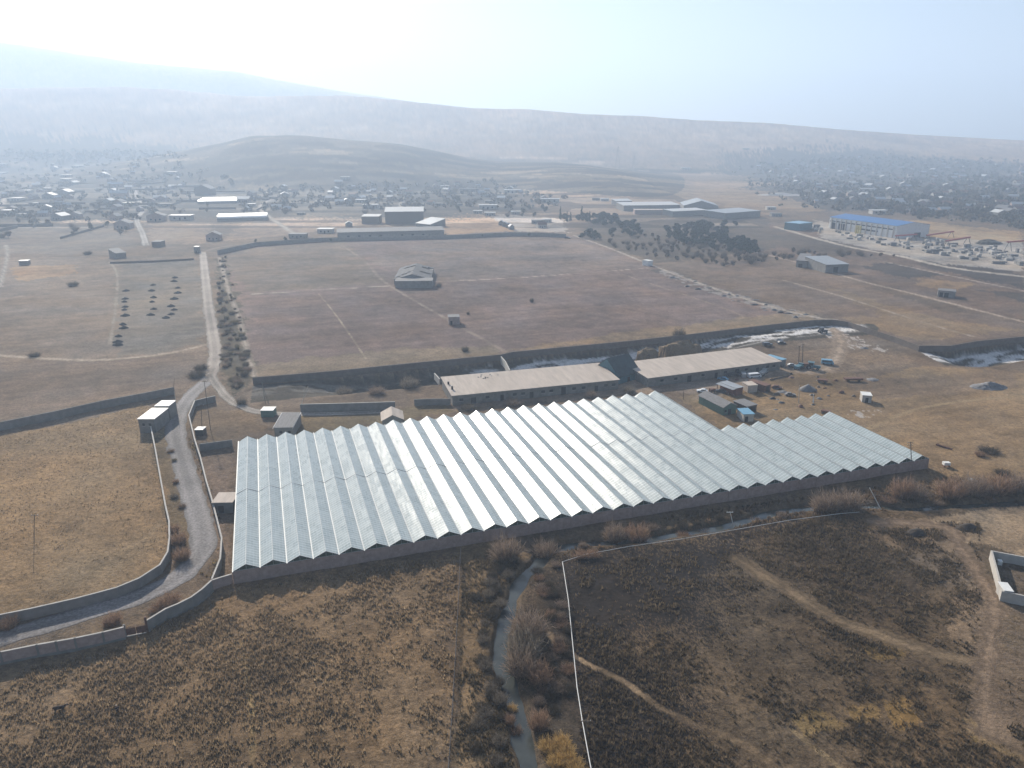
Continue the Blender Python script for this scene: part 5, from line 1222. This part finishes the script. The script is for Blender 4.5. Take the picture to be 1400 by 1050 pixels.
def pipe(label, px, h, r, mt='white', supp=5.0, name='gas_pipe'):
    pts = [P(a, b, h) for a, b in px]; o = Vector((pts[0].x, pts[0].y, 0)); t = thing(name, label, 'pipe', o)
    m = MB(); s = MB()
    for a, b in zip(pts[:-1], pts[1:]):
        m.tube(a - o, b - o, r, n=7); L = (b - a).length; k = max(1, round(L / supp)); d = (b - a).normalized()
        for j in range(k):
            c = a + (b - a) * (j + .3) / k - o; g = gz(c.x + o.x, c.y + o.y); s.tube((c.x, c.y, g - .3), (c.x, c.y, h - r * .7), .05, n=5)
    m.build('tube', M[mt], t); s.build('supports', M['rust'], t)
pipe('white pipe on stands along the left edge of the burnt field', [(769, 768), (777, 820), (783, 880), (789, 940), (796, 985), (806, 1040), (812, 1070)], .9, .085)
pipe('thin white pipe on stands above the burnt field beside the stream', [(769, 768), (800, 758), (860, 747), (930, 737), (1000, 725), (1080, 711), (1150, 702), (1175, 700)], .9, .06)
def pole(label, base, top, r=.13, mt='wood', arms=1, name='utility_pole', cat='pole', box=False, brace=False):
    b = P(*base); b.z = gz(b.x, b.y); u, v = top[0] - 700, 525 - top[1]
    hz = z_at(b.y, top[1]); xt = u * (hz - H) / (v * CT - FPX * ST)
    t = thing(name, label, cat, (b.x, b.y, b.z)); m = MB(); tp = Vector((xt - b.x, 0, hz - b.z)); m.tube((0, 0, -.5), tp, r, r * .7, 8); m.build('shaft', M[mt], t)
    for k in range(arms):
        m = MB(); z = -.3 - .8 * k; m.box(tp.x - .9, tp.x + .9, -.06, .06, tp.z + z - .07, tp.z + z + .07); ar = m.build('crossarm', M[mt], t)
        for s in (-.8, 0, .8):
            m = MB(); m.tube((tp.x + s, 0, tp.z + z + .07), (tp.x + s, 0, tp.z + z + .32), .05, .03, 6); m.build('insulator', M['white'], ar)
    if brace: m = MB(); m.tube((tp.x * .5 + 1.6, 0, -.4), (tp.x * .8, 0, tp.z * .8), r * .8, r * .7, 7); m.build('brace', M[mt], t)
    if box:
        m = MB(); m.box(-2.2, -.7, -.5, .5, 2.0, 3.6); bx = m.build('transformer', M['white'], t)
        m = MB(); m.tube((-2.0, 0, -.4), (-1.9, 0, 2.0), .1); m.tube((-.5, -.1, -.4), (-1.2, -.1, 2.0), .1); m.build('legs', M['white'], bx)
    return t
pole('tall dark pole with crossarm in the small yard beside the road', (288, 588), (279, 520))
pole('slimmer pole with crossarm near the back corner of the road wall', (276, 588), (275, 553))
pole('braced grey pole in the shaded gully', (363, 551), (358, 522), .14, 'concrete', 0, brace=True)
pole('leaning pale pole at the end of the yard wall', (411, 553), (421, 528), .14, 'pale', 0)
pole('white leaning pole standing among the bushes by the stream', (1206, 697), (1189, 667), .13, 'white', 0)
pole('dark pole with white transformer box at the greenhouse right corner', (1247, 643), (1245, 604), .16, 'wood', 2, box=True)
pole('left of two tall wooden poles behind the vehicle yard', (1092, 497), (1093, 473), .2, 'wood', 1)
pole('right of two tall wooden poles behind the vehicle yard', (1097, 496), (1098, 470), .2, 'wood', 1)
pole('pale concrete pole in the grassy yard corner', (1092, 551), (1093, 527), .16, 'pale', 0)
pole('short white post with dark base near the greenhouse back', (1112, 551), (1112, 539), .25, 'white', 0, name='marker_post')
pole('thin dark pole beside the greenhouse back corner', (934, 546), (935, 531), .12, 'wood', 1)
pole('lone thin pole in the golden field at left', (46, 742), (47, 703), .1, 'wood', 1)
pole('thin pole with crossarm beside the stream near the white pipe', (1004, 712), (998, 699), .09, 'white', 1)
pole('low wooden pole at the bottom beside the pipe', (803, 1010), (801, 984), .09, 'wood', 1)
pole('pole where the far dark wall meets the road', (237, 531), (238.5, 517), .1, 'wood', 0)
def pylon(label, base, hgt):
    b = G(*base); t = thing('lattice_pylon', label, 'pylon', b); m = MB(); w = hgt * .11
    lv = [0, .25, .5, .7, .85, 1]; wd = [w, w * .7, w * .45, w * .3, w * .25, .2]
    for i in range(5):
        for (sx, sy) in ((1, 1), (1, -1), (-1, -1), (-1, 1)):
            m.tube((sx * wd[i], sy * wd[i], lv[i] * hgt), (sx * wd[i + 1], sy * wd[i + 1], lv[i + 1] * hgt), .2, n=4)
            m.tube((sx * wd[i], sy * wd[i], lv[i] * hgt), (-sy * wd[i + 1], sx * wd[i + 1], lv[i + 1] * hgt), .12, n=4)
    m.build('lattice', M['slate'], t)
    for z in (.7, .8, .92):
        m = MB(); m.tube((-w * 1.3, 0, z * hgt), (w * 1.3, 0, z * hgt), .2, n=4); m.build('crossarm', M['slate'], t)
pylon('tall lattice pylon beside the white rubble pile', (1057, 262), 50)
pylon('left lattice pylon on the far plain behind the hill', (844, 231), 60)
pylon('right lattice pylon on the far plain behind the hill', (866, 233), 44)
def log(label, p0, p1, r, mt, name='log', cat='log'):
    a, b = P(*p0, r), P(*p1, r); t = thing(name, label, cat, a); m = MB(); m.tube((0, 0, 0), b - a, r, r * .9, 10); m.build('stem', M[mt], t)
    m = MB(); m.tube((b - a) * .02 + Vector((0, 0, r * .6)), (b - a) * .06 + Vector((.2, -.3, r * 1.6)), r * .3, r * .2, 6); m.build('stub', M[mt], t)
log('long dark pipe lying on the right-hand pasture', (1280, 607.5), (1302, 614), .35, 'rust', 'fallen_pipe', 'pipe')
log('long timber beam on the grass by the scrap heap', (1053, 519), (1080, 513), .3, 'wood')

# tank, trailers, vehicles
def tank():
    c = P(1293, 638); t = thing('water_tank', 'small pale water tank on dark stand right of the greenhouse', 'tank', c)
    m = MB(); m.box(-1.0, 1.0, -.7, .7, .7, 1.6); m.build('vessel', M['white'], t)
    for x in (-.8, .8):
        m = MB(); m.box(x - .1, x + .1, -.6, .6, -.2, .7); m.build('leg', M['rust'], t)
tank()
def vehicle(name, label, cat, px, py, rz, L, Wd, kind, paint, group=None, s=1.0):
    c = P(px, py); t = thing(name, label, cat, (c.x, c.y, gz(c.x, c.y)), rz, group); t.scale = (s, s, s); w = Wd / 2; m = MB()
    def prof(pts, ww, taper=.0):   # side outline extruded across the width
        n = len(pts); k = len(m.v); m.v += [(x, -ww + taper * z, z) for x, z in pts] + [(x, ww - taper * z, z) for x, z in pts]
        m.f.append(tuple(k + i for i in range(n))); m.f.append(tuple(k + n + i for i in reversed(range(n))))
        for i in range(n): m.f.append((k + i, k + n + i, k + n + (i + 1) % n, k + (i + 1) % n))
    h = L / 2; wr = .33; ax = (-.31 * L, .31 * L)
    if kind == 'car':
        prof([(-h, .3), (h, .3), (h, .62), (h * .93, .78), (h * .45, .9), (-h * .85, .95), (-h, .8)], w)
        prof([(-h * .8, .94), (h * .42, .9), (h * .1, 1.42), (-h * .5, 1.45)], w * .95, .06); gl = [(-.62 * h, h * .27, .98, 1.36)]
    elif kind == 'van':
        prof([(-h, .35), (h, .35), (h, .9), (h * .93, 1.1), (h * .72, 1.95), (h * .62, 2.1), (-h * .97, 2.1), (-h, 1.9)], w); gl = [(-h * .85, h * .65, 1.25, 1.75)]; wr = .38
    elif kind == 'jeep':
        prof([(-h, .45), (h, .45), (h, 1.0), (h * .45, 1.1), (h * .3, 1.75), (-h * .95, 1.8), (-h, 1.0)], w); gl = [(-h * .8, h * .22, 1.2, 1.6)]; wr = .4
    elif kind == 'truck':
        prof([(h * .45, .5), (h, .5), (h, 1.4), (h * .92, 2.2), (h * .5, 2.3), (h * .45, 1.5)], w); prof([(-h, .8), (h * .4, .8), (h * .4, 1.75), (-h, 1.75)], w * 1.03); prof([(-h, .5), (h * .44, .5), (h * .44, .78), (-h, .78)], w * .5); gl = [(h * .58, h * .88, 1.5, 2.05)]; wr = .5; ax = (-.36 * L, -.2 * L, .36 * L)
    elif kind == 'tractor':
        prof([(0, .7), (h, .7), (h, 1.45), (0, 1.5)], w * .45); prof([(-h * .8, .8), (0, .8), (-h * .05, 2.4), (-h * .7, 2.45)], w * .8); prof([(-h * .9, 2.46), (h * .05, 2.42), (h * .05, 2.52), (-h * .9, 2.56)], w * .9); gl = [(-h * .68, -h * .1, 1.5, 2.3)]; wr = .45
    elif kind == 'cart':
        prof([(-h, .7), (h, .7), (h * 1.05, 1.5), (-h * 1.05, 1.5)], w); prof([(h * 1.0, .6), (h * 1.5, .55), (h * 1.5, .65), (h * 1.0, .72)], .12); gl = []; wr = .42
    m.build('body', M[paint], t)
    if gl:
        g = MB()
        for x0, x1, z0, z1 in gl:
            wi = w * .98 if kind in ('van', 'jeep', 'truck') else (w * .9 if kind == 'car' else w * .8)
            for s_ in (-1, 1): g.box(x0, x1, s_ * wi - .04, s_ * wi + .04, z0, z1)
        g.build('windows', M['glass'], t)
    for i, x in enumerate(ax):
        for s_ in (-1, 1):
            r = wr * (1.7 if kind == 'tractor' and i == 0 else 1); yy = s_ * w * .9; g = MB(); g.tube((x, yy - .13, r), (x, yy + .13, r), r, n=14); wh = g.build('wheel', M['tyre'], t)
            g = MB(); g.tube((x, yy - .145, r), (x, yy + .145, r), r * .5, n=10); g.build('rim', M['slate'], wh)
    if kind in ('car', 'van', 'jeep', 'truck'):
        for s_ in (-1, 1): g = MB(); g.box(h - .06, h + .03, s_ * w * .7 - .17, s_ * w * .7 + .17, .62, .78); g.build('headlight', M['white'], t)
    return t
PK = 'vehicles parked in the farm yard'
vehicle('parked_car', 'white car parked in front of the grey gabled cabin', 'car', 960, 536, 2.9, 4.5, 1.8, 'car', 'carwhite', PK)
vehicle('parked_car', 'dark car parked right of the white car', 'car', 985, 536, 2.7, 4.3, 1.75, 'car', 'cardark', PK)
vehicle('farm_cart', 'small dark square cart between white and dark cars', 'cart', 973.5, 536, .3, 2.2, 1.6, 'cart', 'rust', PK)
vehicle('parked_car', 'light blue old car in the barn shadow', 'car', 988, 519.5, 2.6, 4.6, 1.8, 'car', 'carblue', PK)
vehicle('parked_van', 'grey van end-on in the barn shadow', 'van', 1016, 515.5, 1.4, 4.6, 1.9, 'van', 'tin', PK)
vehicle('parked_van', 'large white van in front of the second barn', 'van', 1031, 516, .25, 6.0, 2.1, 'van', 'carwhite', PK)
vehicle('parked_truck', 'pale lorry half behind the large white van', 'truck', 1043, 512, .9, 6.5, 2.2, 'truck', 'tin', PK)
vehicle('parked_van', 'bright light blue van on the open ground right of the yard', 'van', 1131, 498, -.35, 5.0, 2.0, 'van', 'carblue', PK, 1.1)
vehicle('farm_tractor', 'teal tractor beside the tall wooden poles', 'tractor', 1112, 505, -.5, 4.4, 2.2, 'tractor', 'tractor', PK, 1.35)
vehicle('parked_jeep', 'dark jeep with white top behind the second barn end', 'jeep', 1049, 473, .2, 4.4, 1.9, 'jeep', 'cardark', PK, 1.1)
vehicle('farm_tractor', 'small dark tractor on the rise below the field wall corner', 'tractor', 1125, 455, .1, 4.0, 2.0, 'tractor', 'cardark', PK, 1.2)
vehicle('farm_cart', 'rusty red cart on the track right of the container', 'cart', 1124, 523, -.4, 4.0, 2.2, 'cart', 'rust', PK)
vehicle('parked_car', 'grey stripped car body on the grass below the container', 'car', 1080, 541, -.1, 4.2, 1.75, 'car', 'slate', PK)
vehicle('parked_car', 'white-fronted car between the barn annex and the tractor', 'car', 1083, 501, -.2, 4.3, 1.75, 'car', 'tin', PK)
vehicle('farm_cart', 'dark harvester header parked under the two poles', 'cart', 1098, 501, .1, 5.0, 2.2, 'cart', 'rust', PK)
vehicle('parked_car', 'distant car at the far corner of the big field', 'car', 776, 326, -.3, 4.6, 1.9, 'car', 'cardark', None, 1.4)
vehicle('farm_cart', 'long dark flat trailer on the rough ground left of the pasture', 'cart', 1166, 521, .03, 7.5, 2.2, 'cart', 'rust', PK)
vehicle('parked_truck', 'dark flatbed lorry parked along the second barn front', 'truck', 1000, 514, .2, 6.8, 2.2, 'truck', 'cardark', PK)
vehicle('parked_car', 'dark red car beside the rusty container', 'car', 1062, 531, -.4, 4.2, 1.75, 'car', 'rust', PK)
vehicle('parked_truck', 'dark lorry standing left of the teal tractor', 'truck', 1092, 504, .8, 6.0, 2.2, 'truck', 'tractor', PK)
vehicle('parked_car', 'black car by the straw stack behind the second barn', 'car', 1068, 470, .1, 4.4, 1.8, 'car', 'cardark', PK)
vehicle('farm_cart', 'dark rusty cart just behind the greenhouse back ridges', 'cart', 1129, 566, -.6, 3.2, 1.8, 'cart', 'rust', PK)
building('trash_hut', 'white-roofed cart shed against the road wall in the small yard', 'shed', (266, 588), (277, 588), 3, 2.2, 'flat', 0, 'dark', 'white', .1)

# ------------------------------------------------------------------ cow and herder
def skin_obj(name, joints, edges, mt, parent=None, sub=2):
    me = bpy.data.meshes.new(name); me.from_pydata([j[:3] for j in joints], edges, []); o = bpy.data.objects.new(name, me); C.objects.link(o)
    o.modifiers.new('skin', 'SKIN'); sv = me.skin_vertices[0].data
    for i, j in enumerate(joints): sv[i].radius = (j[3], j[4] if len(j) > 4 else j[3])
    sv[0].use_root = True
    s = o.modifiers.new('sub', 'SUBSURF'); s.levels = sub; s.render_levels = sub
    me.materials.append(mt)
    if parent: o.parent = parent
    return o
def cow():
    c = P(82, 973); t = thing('cow', 'dark brown cow standing alone in the weeds at lower left', 'cow', (c.x, c.y, 0), .18)
    J = [(0, 0, .98, .33, .36), (.6, 0, .98, .30, .34), (-.6, 0, 1.0, .28, .33), (-.95, 0, 1.02, .2, .24), (.95, 0, 1.15, .2, .22), (1.25, 0, 1.42, .13, .15), (1.45, 0, 1.45, .14, .13), (1.75, 0, 1.28, .09, .09)]
    E = [(0, 1), (0, 2), (2, 3), (1, 4), (4, 5), (5, 6), (6, 7)]
    for (bx, bi) in ((.62, 1), (-.72, 2)):
        for s in (-1, 1):
            k = len(J); fr = bi == 1
            J += [(bx, s * .2, .72, .14), (bx + (.02 if fr else .08), s * .21, .45, .085), (bx + (.0 if fr else -.06), s * .21, .22, .06), (bx, s * .21, .02, .06)]
            E += [(bi, k), (k, k + 1), (k + 1, k + 2), (k + 2, k + 3)]
    k = len(J); J += [(-1.1, 0, .95, .05), (-1.18, 0, .55, .03), (-1.18, 0, .35, .05)]; E += [(3, k), (k, k + 1), (k + 1, k + 2)]
    for s in (-1, 1):
        k = len(J); J += [(1.38, s * .22, 1.48, .05)]; E += [(6, k)]
    skin_obj('body', J, E, M['cowhide'], t)
    m = MB()
    for s in (-1, 1): m.tube((1.42, s * .1, 1.55), (1.46, s * .26, 1.72), .035, .012, 6)
    m.build('horns', M['pale'], t)
cow()
def herder():
    c = P(161, 975); t = thing('person', 'person in dark clothes standing in the weeds right of the cow', 'person', (c.x, c.y, 0), .6)
    J = [(0, 0, .92, .17, .12), (0, 0, 1.15, .15, .11), (0, 0, 1.38, .18, .11), (0, 0, 1.5, .06), (0, .01, 1.56, .06), (0, .02, 1.66, .095, .11), (0, .01, 1.74, .075)]
    E = [(0, 1), (1, 2), (2, 3), (3, 4), (4, 5), (5, 6)]
    for s in (-1, 1):
        k = len(J); J += [(s * .19, 0, 1.4, .065), (s * .25, -.02, 1.12, .05), (s * .26, .06, .88, .038), (s * .26, .09, .78, .035)]; E += [(2, k), (k, k + 1), (k + 1, k + 2), (k + 2, k + 3)]
        k = len(J); J += [(s * .1, 0, .82, .095), (s * .11, .02, .48, .065), (s * .11, -.01, .08, .045), (s * .11, .13, .04, .04)]; E += [(0, k), (k, k + 1), (k + 1, k + 2), (k + 2, k + 3)]
    skin_obj('body', J, E, M['skin'], t)
    coat = [(0, 0, .86, .2, .15), (0, 0, 1.15, .175, .135), (0, 0, 1.38, .2, .13)]; CE = [(0, 1), (1, 2)]
    for s in (-1, 1):
        k = len(coat); coat += [(s * .19, 0, 1.4, .085), (s * .25, -.02, 1.12, .07), (s * .26, .05, .9, .055)]; CE += [(2, k), (k, k + 1), (k + 1, k + 2)]
    skin_obj('coat', coat, CE, M['cloth'], t)
    tr = [(0, 0, .88, .18, .135)]; TE = []
    for s in (-1, 1):
        k = len(tr); tr += [(s * .1, 0, .8, .11), (s * .11, .02, .48, .085), (s * .11, -.01, .1, .07)]; TE += [(0, k), (k, k + 1), (k + 1, k + 2)]
    skin_obj('trousers', tr, TE, M['cloth'], t)
    m = MB(); m.tube((0, .01, 1.72), (0, .01, 1.81), .115, .09, 10); m.box(-.08, .08, .08, .2, 1.72, 1.735); m.build('cap', M['cardark'], t)
herder()

# ------------------------------------------------------------------ haze, sky, sun, camera
SUN_AZ, SUN_EL = 26.0, 27.0        # degrees left of the view axis, above the horizon
def haze():
    m = MB(); m.box(-8500, 8500, -1200, 8300, -12, 800); v = bpy.data.materials.new('haze_air'); v.use_nodes = True; nt = v.node_tree
    nt.nodes.remove(nt.nodes['Principled BSDF']); pv = nt.nodes.new('ShaderNodeVolumePrincipled')
    pv.inputs['Color'].default_value = (.59, .735, .94, 1); pv.inputs['Density'].default_value = .00032; pv.inputs['Anisotropy'].default_value = .3
    nt.links.new(pv.outputs[0], nt.nodes['Material Output'].inputs['Volume'])
    o = m.build('haze', v); struct(o, 'stuff')
haze()
w = bpy.data.worlds.new('World'); bpy.context.scene.world = w; w.use_nodes = True
bg = w.node_tree.nodes['Background']; sky = w.node_tree.nodes.new('ShaderNodeTexSky'); sky.sky_type = 'NISHITA'; sky.sun_disc = False
sky.sun_elevation = R(SUN_EL); sky.sun_rotation = R(-SUN_AZ); sky.altitude = 900; sky.air_density = 1.0; sky.dust_density = 1.5
w.node_tree.links.new(sky.outputs[0], bg.inputs[0]); bg.inputs[1].default_value = .055
sl = bpy.data.lights.new('sun', 'SUN'); sl.energy = 5.0; sl.angle = R(.5); sl.color = (1, .915, .79)
so = bpy.data.objects.new('sun', sl); C.objects.link(so)
dv = Vector((-math.sin(R(SUN_AZ)) * math.cos(R(SUN_EL)), math.cos(R(SUN_AZ)) * math.cos(R(SUN_EL)), math.sin(R(SUN_EL))))
so.rotation_euler = dv.to_track_quat('Z', 'Y').to_euler(); so.location = (0, 0, 120)
cam = bpy.data.cameras.new('camera'); cam.sensor_width = 36; cam.lens = 36 * FPX / 1400; cam.clip_end = 20000; cam.clip_start = 1
co = bpy.data.objects.new('camera', cam); C.objects.link(co); co.location = (0, 0, H); co.rotation_euler = (R(90) - TILT, 0, 0)
S = bpy.context.scene; S.camera = co
S.view_settings.view_transform = 'Standard'; S.view_settings.look = 'None'; S.view_settings.exposure = .95; S.view_settings.gamma = 1
S.render.engine = 'CYCLES'; cy = S.cycles
cy.use_denoising = True; cy.denoising_prefilter = 'ACCURATE'; cy.max_bounces = 6; cy.diffuse_bounces = 2; cy.glossy_bounces = 2; cy.transmission_bounces = 2; cy.volume_bounces = 2; cy.transparent_max_bounces = 6
cy.sample_clamp_indirect = 6
